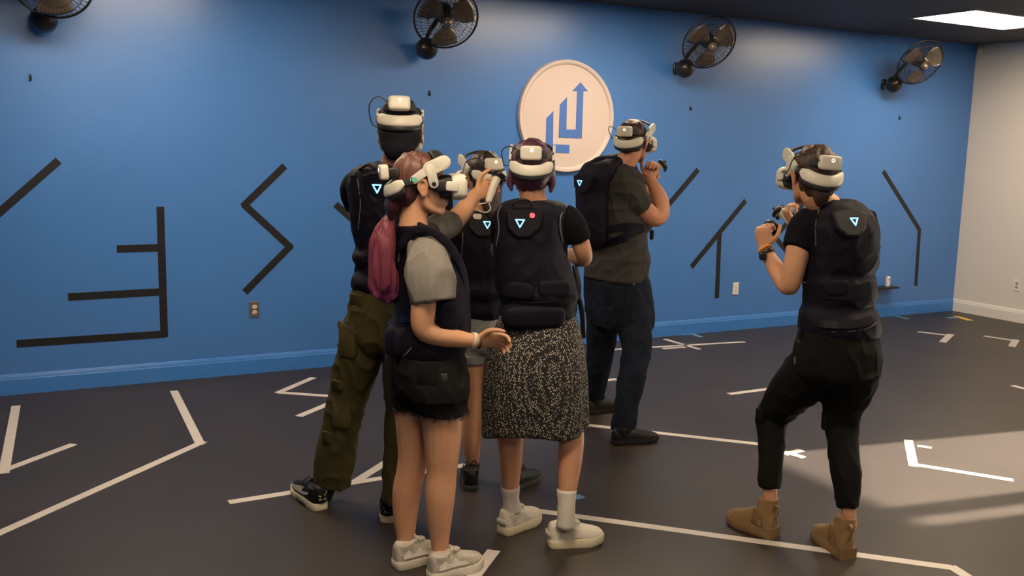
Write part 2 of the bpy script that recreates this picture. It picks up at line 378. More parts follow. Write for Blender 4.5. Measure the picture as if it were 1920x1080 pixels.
# wall emblem: white disc with raised rim and blue arrow strokes
EC = Vector((-5.022, 0, 1.905)); EU = Vector((1, 0, 0)); EN = Vector((0, -1, 0)); ER = 0.452
emb = empty('round_wall_emblem', EC, 'large round white emblem with blue rising arrow logo on blue wall', 'emblem')
vb = VB(); prism(vb, disc(ER-0.03, 72), EC, EU, Z, EN, 0.022); obj('disc', vb, 'emblem', emb, angle=40)
vb = VB(); rings = []
for i in range(72):
    t = 2*math.pi*i/72; d = EU*math.cos(t)+Z*math.sin(t)
    rings.append([EC+d*(ER+a)+EN*b for a, b in ((0, 0), (0, .024), (-.006, .034), (-.022, .036), (-.032, .030), (-.042, .0215), (-.042, 0))])
rings.append(rings[0]); vb.loft(rings, (False, False)); obj('rim', vb, 'emblem', emb, angle=50)
def estroke(pixels):
    q = [on_wall(*p, y=-0.03) for p in pixels]
    vb = VB(); prism(vb, [(p.x-EC.x, p.z-EC.z) for p in q], EC+EN*0.020, EU, Z, EN, 0.006); obj('arrow_stroke', vb, 'emblem_blue', emb, smooth=False)
s_ = 240/1037
def E2(*pts): return [(940+x*s_, 90+y*s_) for x, y in pts]
estroke(E2((645, 278), (578, 347), (617, 347), (607, 660), (530, 660), (535, 398), (478, 458), (468, 725), (655, 732), (668, 350), (705, 351)))
estroke(E2((425, 510), (368, 570), (362, 848), (552, 852), (555, 785), (421, 780)))

# wall tape
def strip_poly(a, b, w, ext=(0, 0)):
    d = (b-a).normalized(); return a-d*ext[0], b+d*ext[1]
def wall_tape(label, segs, w=0.05, group='black tape figures on the blue wall'):
    pts = [(on_wall(*a), on_wall(*b)) for a, b in segs]
    lo = min((p for s in pts for p in s), key=lambda p: p.z)
    e = empty('wall_tape', Vector((lo.x, 0, lo.z)), label, 'tape marking', group)
    for k, (a, b) in enumerate(pts):
        d = (b-a).normalized(); n = Vector((-d.z, 0, d.x))*w/2; y = -0.0012-0.0003*k
        vb = VB(); q = [a-n, b-n, b+n, a+n]
        vb.add([(p.x, y, p.z) for p in q]+[(p.x, 0, p.z) for p in q], [[0, 1, 2, 3], [0, 4, 5, 1], [1, 5, 6, 2], [2, 6, 7, 3], [3, 7, 4, 0]])
        obj('tape_strip', vb, 'tape_k', e, smooth=False)
wall_tape('black tape mark like a backwards stepped E on blue wall at far left', [((300.4, 387.5), (308, 632)), ((218.7, 466.7), (302, 464.5)), ((127.5, 557), (304, 547)), ((31, 644.5), (313, 626))])
wall_tape('black zigzag tape mark above the steel wall outlet', [((534, 311), (455, 388)), ((457, 383), (547, 466)), ((546, 460), (459, 548))])
wall_tape('single slanted black tape strip at the left edge of the blue wall', [((110, 301), (-60, 450))])
wall_tape('black tape strip on wall showing beside the shoulder of the person in olive trousers', [((629, 383), (700, 447))])
wall_tape('slanted black tape strip on wall beside the raised arm of the man', [((1309, 318), (1200, 447))])
wall_tape('black Y-shaped tape mark above the white wall outlet', [((1398, 376), (1296, 501)), ((1349, 439), (1344, 559))])
wall_tape('black angled tape mark on wall behind the raised hands of the right player', [((1506, 382), (1452, 447)), ((1452, 443), (1500, 502))])
wall_tape('black bent tape mark on wall nearest the room corner', [((1656, 321), (1724, 431)), ((1724, 428), (1717, 536))])

# floor tape
def floor_tape(label, segs, w=0.05, m='tape_w', cat='tape marking', group='white tape lines on the floor'):
    pts = [(on_floor(*a), on_floor(*b)) for a, b in segs]
    e = empty('floor_tape', pts[0][0], label, cat, group if m == 'tape_w' else None)
    for k, (a, b) in enumerate(pts):
        d = (b-a).normalized(); n = Vector((-d.y, d.x, 0))*w/2; z = 0.0014+0.0004*k
        vb = VB(); q = [a-n, b-n, b+n, a+n]
        vb.add([(p.x, p.y, z) for p in q]+[(p.x, p.y, 0) for p in q], [[0, 1, 2, 3], [0, 4, 5, 1], [1, 5, 6, 2], [2, 6, 7, 3], [3, 7, 4, 0]])
        obj('tape_strip', vb, m, e, smooth=False)
floor_tape('white V-shaped floor tape at the left edge of the photo', [((30, 761), (7, 888)), ((138, 833), (-40, 900))])
floor_tape('long white bent floor tape crossing the left foreground', [((326, 733), (376, 834)), ((382, 828), (-60, 1026))])
floor_tape('white Z-shaped floor tape beside the olive trouser leg', [((588, 708), (520, 737)), ((522, 736), (662, 746)), ((655, 741), (560, 781))])
floor_tape('white floor tape with a branch running under the feet of the left group', [((429, 942), (880, 871)), ((664, 905), (735, 860))])
floor_tape('long white floor tape under the front foot of the man in jeans', [((1000, 786), (1425, 833))])
floor_tape('small white crossed floor tape between the boots of the right player and the man', [((1470, 852), (1503, 844)), ((1470, 847), (1507, 858))], w=0.045)
floor_tape('longest white floor tape running across the foreground under the tan boots', [((985, 955), (1420, 1015)), ((1419, 1015), (1786, 1065)), ((1782, 1062), (1850, 1105))])
floor_tape('white L-shaped floor tape lying in the patch of sunlight', [((1703, 825), (1713, 875)), ((1706, 870), (1900, 901))])
floor_tape('short faint grey floor tape next to the L-shaped tape in the sunlight', [((1720, 836), (1747, 840))], w=0.04, m='tape_g')
floor_tape('short white floor tape left of the right player\'s thigh', [((1367, 739), (1460, 727))])
floor_tape('small white floor tape seen between the legs of the right player', [((1490, 746), (1531, 755))])
floor_tape('short white floor tape seen between the legs of the man in jeans', [((1105, 716), (1156, 711))])
floor_tape('long thin white floor tape by the blue baseboard', [((1140, 656), (1396, 641))], w=0.045)
floor_tape('pale floor tape crossing the long tape by the blue baseboard', [((1246, 636), (1312, 655)), ((1242, 654), (1285, 651))], w=0.045)
floor_tape('small pale blue floor tape touching the blue baseboard', [((1276, 628), (1297, 626)), ((1294, 625), (1314, 632))], w=0.05, m='tape_b')
floor_tape('greyish hook-shaped floor tape in front of the room corner', [((1721, 622), (1787, 630)), ((1783, 627), (1767, 642))], w=0.06, m='tape_g')
floor_tape('greyish hook-shaped floor tape below the outlet on the cream wall', [((1845, 630), (1909, 640)), ((1905, 637), (1897, 650))], w=0.06, m='tape_g')
floor_tape('short yellow floor tape near the room corner', [((1793, 593), (1820, 601))], w=0.07, m='tape_y')
floor_tape('short dull blue floor tape beside the yellow tape near the room corner', [((1776, 596), (1795, 595))], w=0.06, m='tape_b')
floor_tape('small pale blue floor tape at the baseboard behind the right player', [((1681, 593), (1702, 598))], w=0.05, m='tape_b')
floor_tape('short white floor tape cut by the right edge of the photo', [((1898, 723), (1960, 739))])
floor_tape('wide white floor tape at the bottom edge beside the silver sneaker', [((926, 1032), (880, 1092))], w=0.055)
floor_tape('tiny blue floor tape scrap behind the white sneaker', [((1078, 929), (1090, 935))], w=0.05, m='tape_b')

# outlets
def outlet(name, c, u, n, plate, face, label, w=0.07, h=0.115, sockets=True):
    e = empty(name, c, label, 'outlet', 'wall outlets')
    vb = VB(); prism(vb, [(-w/2, -h/2), (w/2, -h/2), (w/2, h/2), (-w/2, h/2)], c, u, Z, n, 0.007, 0.004); obj('cover_plate', vb, plate, e, smooth=False)
    for s in (-1, 1):
        vb = VB(); prism(vb, [(p[0]*1.05, p[1]*0.82+s*0.0195) for p in disc(0.0165, 20)], c+n*0.006, u, Z, n, 0.004); r = obj('socket', vb, face, e, smooth=False)
        vb = VB()
        for q in (-0.006, 0.006): prism(vb, [(q-.0012, s*.0195-.003), (q+.0012, s*.0195-.003), (q+.0012, s*.0195+.005), (q-.0012, s*.0195+.005)], c+n*0.0098, u, Z, n, 0.0006)
        prism(vb, [(p[0], p[1]+s*.0195-.008) for p in disc(.002, 10)], c+n*0.0098, u, Z, n, 0.0006)
        obj('slots', vb, 'slot', r, smooth=False)
    vb = VB(); prism(vb, disc(.003, 10), c+n*0.006, u, Z, n, 0.0025); obj('screw', vb, 'steel', e)
EX = Vector((1, 0, 0)); EY = Vector((0, 1, 0)); NY = Vector((0, -1, 0))
outlet('wall_outlet', on_wall(477, 580), EX, NY, 'steel', 'socket', 'steel-plated double outlet on blue wall below the zigzag tape')
outlet('wall_outlet', on_wall(1379, 541), EX, NY, 'socket_w', 'socket_w', 'white double outlet on blue wall right of the Y-shaped tape')
outlet('wall_outlet', on_side(1907, 535), EY, Vector((-1, 0, 0)), 'socket_w', 'grey_plate', 'grey double outlet on the cream side wall at right edge')
# small shelf with a white device standing on it
c = on_wall(1650, 536); e = empty('wall_shelf', c, 'small black wall shelf low on blue wall behind the right player', 'shelf')
obj('board', box(VB(), (c.x-.19, -.12, c.z-.018), (c.x+.15, 0, c.z)), 'wood_k', e, smooth=False)
obj('bracket', box(VB(), (c.x-.17, -.02, c.z-.04), (c.x+.13, 0, c.z-.018)), 'wood_k', e, smooth=False)
d = Vector((c.x+.04, -.06, c.z)); e = empty('small_device', d, 'small white upright device standing on the black wall shelf', 'device')
vb = VB(); sq(vb, d+Z*.052, XYZ, (.022, .014, .052), 0.3); obj('body', vb, 'socket_w', e, angle=40)
vb = VB(); sq(vb, d+Z*.075+NY*.013, XYZ, (.012, .003, .012), 0.5); obj('button', vb, 'grey_plate', e)
c = on_side(1836, 93); e = empty('motion_sensor', c, 'tiny white motion sensor high on the cream wall in the corner', 'sensor')
vb = VB(); sq(vb, c+Vector((-.022, -.03, -.02)), XYZ, (.022, .028, .034), 0.5); obj('housing', vb, 'white_trim', e)
vb = VB(); sq(vb, c+Vector((-.036, -.02, -.028)), XYZ, (.006, .012, .012), 1); obj('lens', vb, 'socket_w', e)

# wall fans
def make_fan(base, label):
    e = empty('wall_fan', base, label, 'fan', 'wall fans')
    ball = base+Vector((0, -.13, 0))
    vb = VB(); prism(vb, stadium((0, -.02), (0, .03), .03), base, EX, Z, NY, .02, .006); obj('wall_bracket', vb, 'fan_blk', e, angle=40)
    vb = VB(); tube(vb, [base+Vector((0, -.01, .02)), base+Vector((0, -.07, .015)), ball], [.022, .02, .02]); obj('mount_arm', vb, 'fan_blk', e)
    vb = VB(); sq(vb, ball, XYZ, (.08, .08, .08), 1, 28, 18); obj('motor_ball', vb, 'fan_blk', e)
    ax = Vector((-0.20, -math.cos(R(32)), -math.sin(R(32)))).normalized(); u = ax.cross(Z).normalized(); v = u.cross(ax)
    cc = base+Vector((0.035, -.385, .195))
    vb = VB(); tube(vb, [ball+Vector((0, 0, .05)), ball+Vector((0, -.03, .11)), cc-ax*.12], [.016, .015, .018]); obj('neck', vb, 'fan_blk', e)
    vb = VB(); tube(vb, [cc-ax*.16, cc-ax*.12, cc-ax*.03, cc], [.045, .062, .062, .04], n=24); obj('motor_housing', vb, 'fan_blk', e)
    RC = .228; vb = VB(); prof = [(0.045, .075), (.09, .072), (.14, .062), (.185, .045), (.215, .020), (RC, 0), (.215, -.022), (.18, -.045), (.13, -.062), (.07, -.07)]
    for k in range(48):
        t = 2*math.pi*k/48; d_ = u*math.cos(t)+v*math.sin(t)
        tube(vb, [cc+d_*r+ax*h for r, h in prof], [.0016]*len(prof), n=4, sub=1, rnd=False)
    for r, h, th in ((RC, 0, .0075), (.14, .062, .002), (.185, .045, .002), (.045, .075, .003), (.13, -.062, .002)):
        pts = [cc+(u*math.cos(2*math.pi*k/48)+v*math.sin(2*math.pi*k/48))*r+ax*h for k in range(49)]
        tube(vb, pts, [th]*49, n=6, sub=1, rnd=False)
    cage = obj('cage', vb, 'fan_blk', e); cage['kind'] = 'stuff'
    vb = VB(); tube(vb, [cc+ax*.070, cc+ax*.08], [.038, .034], n=24); obj('cage_badge', vb, 'blade', e, angle=40)
    for k in range(3):
        vb = VB(); t0 = 2*math.pi*k/3+.5; rows = []
        for i in range(9):
            r = .045+.16*i/8; wd = 1.05-.5*abs(i/8-.5); row = []
            for j in range(7):
                a = t0+wd*(j/6-.5)*1.25; row.append(cc+(u*math.cos(a)+v*math.sin(a))*r+ax*(.02+(j/6-.5)*.055*(1-.4*i/8)))
            rows.append(row)
        V = [p for r_ in rows for p in r_]; V += [p-ax*.003 for p in V]; f = []
        for i in range(8):
            for j in range(6):
                a = i*7+j; f += [[a, a+1, a+8, a+7], [63+a+7, 63+a+8, 63+a+1, 63+a]]
        for i in range(8):
            for j in (0, 6): a = i*7+j; f.append([a, a+7, a+70, a+63])
        for j in range(6):
            for i in (0, 8): a = i*7+j; f.append([a, a+1, a+64, a+63])
        vb.add(V, f); obj('blade', vb, 'blade', e)
    vb = VB(); tube(vb, [cc-ax*.01, cc+ax*.05], [.048, .04], n=24); obj('hub', vb, 'fan_blk', e)
    return e
def copy_tree(o, parent=None):
    c = o.copy(); COL.objects.link(c)
    if parent: c.parent = parent
    for k in o.children: copy_tree(k, c)
    return c
FANZ = 2.345
fan0 = make_fan(Vector((-6.31, 0, FANZ)), 'black caged wall fan above the player in the olive trousers')
for x, lb in ((-8.83, 'black wall fan cut off by the top left edge of the photo'), (-3.93, 'black wall fan right of the round emblem'), (-1.36, 'black wall fan nearest the room corner')):
    k = copy_tree(fan0); k.location = (x, 0, FANZ); k['label'] = lb
for px, py, lb in ((57, 146, 'under the far left fan'), (805, 175, 'above the tall player'), (1294, 203, 'under the fan right of the emblem'), (1686, 221, 'under the fan nearest the corner')):
    c = on_wall(px, py); e = empty('wall_hook', c, 'tiny black hook on the blue wall '+lb, 'hook', 'tiny wall hooks')
    vb = VB(); prism(vb, stadium((0, -.012), (0, .014), .008), c, EX, Z, NY, .004); obj('back_plate', vb, 'black_pl', e, smooth=False)
    vb = VB(); tube(vb, [c+Vector((0, -.003, -.004)), c+Vector((0, -.018, -.014)), c+Vector((0, -.022, 0))], [.004]*3, n=8); obj('prong', vb, 'black_pl', e)
#PEOPLE#
# ------------------------------------------------------------------ people: shared builders
class Fig:
    """one player: ground point, body heading (degrees right of straight away), helpers in metres"""
    def __init__(s, G, th, label):
        s.G = Vector((G[0], G[1], 0)); s.th = R(th)
        s.root = empty('person', s.G, label, 'person', 'players in headsets')
    def p(s, px, py, off=0.0): return at(px, py, s.G, off)
    def axes(s, th=None):
        t = s.th if th is None else R(th)
        return RH*math.cos(t)-FH*math.sin(t), FH*math.cos(t)+RH*math.sin(t)
    def rings(s, spec, th=None, grow=0.0, n=28, pw=2.3):
        """spec rows: xl, xr, y, depth/width ratio, off[, roll px]"""
        out = []; u, v = s.axes(th); t = s.th if th is None else R(th)
        S = spl([tuple(r)+(0,)*(6-len(r)) for r in spec], 4)
        for xl, xr, y, ra, off, roll in S:
            c = s.p((xl+xr)/2, y, off); w = (xr-xl)/2*mpp(c); a = w/math.sqrt(math.cos(t)**2+(ra*math.sin(t))**2)+grow
            rg = ringpts(c, u, v, a, ra*a+grow*(1-ra), n, pw)
            if roll:
                k = roll*mpp(c)/max(w, 1e-3); rg = [q-Z*(k*(q-c).dot(RH)) for q in rg]
            out.append(rg)
        return out
    def tube(s, vb, pts, n=16, sub=4, rnd=True, grow=0.0):
        """pts rows: px, py, off, radius px"""
        P = [s.p(a, b, o) for a, b, o, r in pts]; rad = [r[3]*mpp(q)+grow for r, q in zip(pts, P)]
        return tube(vb, P, rad, n, sub, None, rnd)
def head_axes(yaw, pitch=0, roll=0):
    """columns right, forward, up; pitch<0 looks down"""
    t = R(yaw); f = FH*math.cos(t)+RH*math.sin(t); r = RH*math.cos(t)-FH*math.sin(t)
    q = Matrix.Rotation(R(pitch), 3, r); f = q@f; u = r.cross(f)
    q = Matrix.Rotation(R(roll), 3, f); return q@r, f, q@u
class Head:
    def __init__(s, fig, px, py, off, yaw, pitch=0, roll=0, sc=1.0):
        s.c = fig.p(px, py, off); s.ax = head_axes(yaw, pitch, roll); s.sc = sc
    def w(s, x, y, z): return s.c+(s.ax[0]*x+s.ax[1]*y+s.ax[2]*z)*s.sc
    def ell(s, vb, c, r, n=20): sq(vb, s.w(*c), s.ax, tuple(k*s.sc for k in r), 1, n, 14)
    def skull(s, vb, neck_to, neck_r=0.055, jaw=1.0):
        s.ell(vb, (0, -.008, .035), (.073, .094, .082), 28); s.ell(vb, (0, .040, -.030), (.060, .056, .080), 24)
        s.ell(vb, (0, .074, -.095), (.026*jaw, .022, .020))
        for k in (-1, 1):
            tube(vb, [s.w(k*.058, .005, -.040), s.w(k*.050*jaw, .022, -.078), s.w(k*.022*jaw, .068, -.098)], [.017*s.sc, .017*s.sc, .016*s.sc])
            s.ell(vb, (k*.036, .070, -.030), (.022, .024, .024))
            s.ell(vb, (k*.030, .078, .022), (.026, .016, .010))                     # brow
            s.ell(vb, (k*.014, .098, -.038), (.008, .010, .008))                    # nostril wing
            # ear: rim, lobe, bowl
            tube(vb, [s.w(k*.074, .012, -.028), s.w(k*.082, .014, .000), s.w(k*.087, .004, .022), s.w(k*.088, -.014, .018), s.w(k*.086, -.018, -.006), s.w(k*.078, -.004, -.034)], [.007*s.sc]*6, 8, 3)
            s.ell(vb, (k*.076, -.002, -.004), (.008, .014, .022)); s.ell(vb, (k*.077, .004, -.034), (.006, .008, .010))
        tube(vb, [s.w(0, .088, .012), s.w(0, .100, -.012), s.w(0, .113, -.032)], [.009*s.sc, .010*s.sc, .012*s.sc])
        s.ell(vb, (0, .096, -.060), (.022, .010, .007)); s.ell(vb, (0, .094, -.072), (.019, .010, .007))
        s.ell(vb, (0, .080, -.066), (.030, .018, .022))
        tube(vb, [s.w(0, -.030, -.02), s.w(0, -.026, -.075), neck_to], [.056*s.sc, neck_r, neck_r*1.12], 18)
def hand(vb, wrist, d, t, curl=(50, 60, 40), thumb=35, sc=1.0):
    """d: wrist to knuckles, t: towards the thumb side; palm faces d x t"""
    d = d.normalized(); t = (t-d*t.dot(d)).normalized(); n = d.cross(t)
    kn = wrist+d*.085*sc
    tube(vb, [wrist-d*.02*sc, wrist+d*.015*sc, wrist+d*.05*sc, kn], [(.027*sc, .019*sc), (.031*sc, .018*sc), (.040*sc, .016*sc), (.041*sc, .013*sc)], 16, 3, up=n)
    for k, (o, L) in enumerate(((.031, .074), (.0105, .083), (-.0105, .077), (-.030, .060))):
        P = kn+t*o*sc-d*.006; pts = [P]; a = 0; ex = (0, 2, 5, 9)[k]
        for c_, fr in zip(curl, (.45, .30, .25)):
            a += R(c_+ex*.6); P = P+(d*math.cos(a)+n*math.sin(a)+t*(o*.4))*(L*fr*sc); pts.append(P)
        tube(vb, pts, [.0092*sc, .0086*sc, .0078*sc, .0066*sc], 10, 3)
    a = R(thumb); b = wrist+d*.022*sc+t*.024*sc
    d1 = (d*.55+t*.75+n*.25).normalized(); d2 = (d*math.cos(a*.5)+t*.35+n*math.sin(a)).normalized(); d3 = (d*math.cos(a)+n*math.sin(a)*1.1+t*.05).normalized()
    p1 = b+d1*.040*sc; p2 = p1+d2*.033*sc; p3 = p2+d3*.026*sc
    tube(vb, [b, p1, p2, p3], [.0145*sc, .0115*sc, .0098*sc, .0080*sc], 10, 3)
def wrinkle(me, seed, amp, freq=18, stretch=(1, 1, .55)):
    displace(me, (Noise(seed, freq, stretch), amp*.55), (Noise(seed+1, freq*2.2, (1, 1, .8)), amp*.5, 'ridge'))

# headset: built once around the wearer's head centre, x right, y forward, z up
def make_headset():
    e = empty('vr_headset', Vector()); V = Vector
    vb = VB(); sq(vb, (0, .136, -.003), XYZ, (.093, .036, .050), .55, 36, 20); sh = obj('visor', vb, 'hs_white', e)
    vb = VB()
    for x in (-.075, .075):
        for z in (-.034, .030): sq(vb, (x, .160, z), XYZ, (.006, .005, .006), 1, 12, 8)
    obj('tracking_cameras', vb, 'black_pl', sh)
    vb = VB(); sq(vb, (0, .096, -.005), XYZ, (.079, .040, .046), .5, 30, 16); obj('face_cushion', vb, 'hs_black', e)
    for k in (-1, 1):
        X = V((0, 1, 0)); o = V((k*.086, 0, 0)); n = V((k, 0, 0)); u = X
        vb = VB(); prism(vb, stadium((.022, .066), (-.036, .022), .0155), o, u, Z, n, .010, .002); prism(vb, stadium((.022, .064), (.074, .089), .026), o, u, Z, n, .0105, .002); prism(vb, stadium((.024, .066), (.038, .010), .0175), o, u, Z, n, .011, .002)
        sa = obj('side_arm', vb, 'hs_white', e, angle=40)
        vb = VB(); prism(vb, disc(.0085, 20), o+u*.038+Z*.008+n*.009, u, Z, n, .003); obj('pivot', vb, 'black_pl', sa, smooth=False)
        vb = VB(); prism(vb, disc(.0095, 20), o+u*-.034+Z*.0235+n*.009, u, Z, n, .0025); obj('status_dot', vb, 'teal', sa, smooth=False)
        vb = VB(); tube(vb, [V((k*.084, .035, .004)), V((k*.082, .075, .002)), V((k*.078, .115, 0))], [(.006, .022), (.006, .024), (.006, .022)], 12, 3, up=Z); obj('hinge_strap', vb, 'hs_black', e)
        vb = VB(); tube(vb, [V((k*.090, .088, .002)), V((k*.092, .125, .0))], [(.005, .018), (.006, .02)], 12, 2, up=Z, p=4); obj('hinge_plate', vb, 'hs_white', e)
        vb = VB(); tube(vb, [V((k*.089, -.020, .026)), V((k*.0925, -.042, .020)), V((k*.089, -.062, .013)), V((k*.084, -.076, .008))], [(.004, .0155), (.004, .015), (.0035, .013), (.003, .011)], 12, 4, up=Z, p=4); obj('side_strap', vb, 'hs_strap', e)
        vb = VB(); sq(vb, (k*.088, .018, .062), XYZ, (.004, .03, .012), .6); obj('arm_pad', vb, 'hs_strap', sa)
    def arc(R1, R2, a0, z0, lift): return [V((R1*math.sin(a), -.028-R2*math.cos(a), z0+lift*(a/a0)**2)) for a in (a0*(i/6-1) for i in range(13))]
    vb = VB(); pts = arc(.094, .100, R(60), -.026, .034); tube(vb, pts, [(.010, .015)]+[(.012, .0235)]*11+[(.010, .015)], 16, 2, up=Z, p=3); obj('rear_pad', vb, 'hs_white', e)
    vb = VB(); tube(vb, arc(.090, .094, R(58), -.036, .030), [(.010, .030)]*13, 14, 2, up=Z, p=3); obj('rear_cushion', vb, 'hs_black', e)
    vb = VB(); tube(vb, arc(.088, .088, R(42), .044, .004), [(.008, .017)]*13, 14, 2, up=Z, p=3); obj('battery_cradle', vb, 'hs_strap', e)
    ax = (V((1, 0, 0)), V((0, math.cos(.12), math.sin(.12))), V((0, -math.sin(.12), math.cos(.12))))
    vb = VB(); sq(vb, (0, -.140, .046), ax, (.044, .018, .029), .38, 32, 18); bt = obj('battery_pack', vb, 'hs_white', e)
    vb = VB(); c0 = V((.004, -.1592, .054)); tube(vb, [c0+V((.0062*math.cos(i*math.pi/10), 0, .0062*math.sin(i*math.pi/10))) for i in range(21)], [.0016]*21, 6, 1, rnd=False); obj('ring_mark', vb, 'ring_led', bt)
    vb = VB(); tube(vb, [V((-.088, .066, .085)), V((-.066, .058, .108)), V((0, .05, .127)), V((.066, .058, .108)), V((.088, .066, .085))], [(.024, .006)]*5, 12, 4, up=[V((-1, 0, .4)), V((-.6, 0, 1)), Z, V((.6, 0, 1)), V((1, 0, .4))]); obj('crown_pad', vb, 'hs_black', e)
    vb = VB(); tube(vb, [V((-.044, -.138, .05)), V((-.086, -.140, .072)), V((-.122, -.085, .060)), V((-.116, -.02, .012)), V((-.098, .05, .02)), V((-.093, .12, .01))], [.0023]*6, 6, 6); obj('cable', vb, 'black_pl', e)
    return e
HS0 = make_headset(); HS0_used = [False]
def headset(h, label):
    e = HS0 if not HS0_used[0] else copy_tree(HS0); HS0_used[0] = True
    m = Matrix(h.ax).transposed().to_4x4(); m = m@Matrix.Scale(h.sc, 4); m.translation = h.c; e.matrix_world = m
    tag(e, label, 'vr headset', 'headsets worn by the players'); return e
# controller: origin at the grip centre, z along the handle towards the round top, y forward
def make_controller():
    e = empty('motion_controller', Vector()); V = Vector
    vb = VB(); tube(vb, [V((0, -.010, -.052)), V((0, -.004, -.02)), V((0, .002, .015)), V((0, .012, .04))], [.0135, .0155, .0165, .018], 16, 4); g = obj('grip', vb, 'hs_white', e)
    vb = VB(); sq(vb, (0, .024, .056), (XYZ[0], V((0, .94, -.34)), V((0, .34, .94))), (.033, .036, .014), .8, 28, 14); f = obj('face', vb, 'black_pl', e)
    vb = VB(); tube(vb, [V((-.008, .028, .066)), V((-.008, .031, .078))], [.004, .007], 12, 2); obj('thumbstick', vb, 'black_pl', f)
    vb = VB(); sq(vb, (.012, .016, .071), XYZ, (.004, .004, .003), 1, 10, 8); sq(vb, (.014, .028, .067), XYZ, (.004, .004, .003), 1, 10, 8); obj('buttons', vb, 'hs_strap', f)
    vb = VB(); sq(vb, (0, .050, .036), XYZ, (.009, .010, .014), .7, 14, 10); obj('trigger', vb, 'hs_strap', e)
    vb = VB(); tube(vb, [V((0, -.010, -.060)), V((.02, -.012, -.085)), V((.012, -.03, -.105)), V((-.04, -.035, -.100)), V((-.05, -.03, -.085)), V((0, -.010, -.062))], [.0022]*6, 6, 6); obj('wrist_strap', vb, 'hs_white', e)
    return e
CT0 = make_controller()
def controller(c, zdir, ydir, label, strap=True):
    e = CT0 if strap else copy_tree(CT0)          # only one shows its wrist strap
    z = zdir.normalized(); y = (ydir-z*ydir.dot(z)).normalized(); x = y.cross(z)
    m = Matrix((x, y, z)).transposed().to_4x4(); m.translation = c; e.matrix_world = m
    tag(e, label, 'controller', 'hand controllers')
    if not strap:
        for k in list(e.children):
            if k.name.startswith('wrist_strap'): bpy.data.objects.remove(k)
    return e
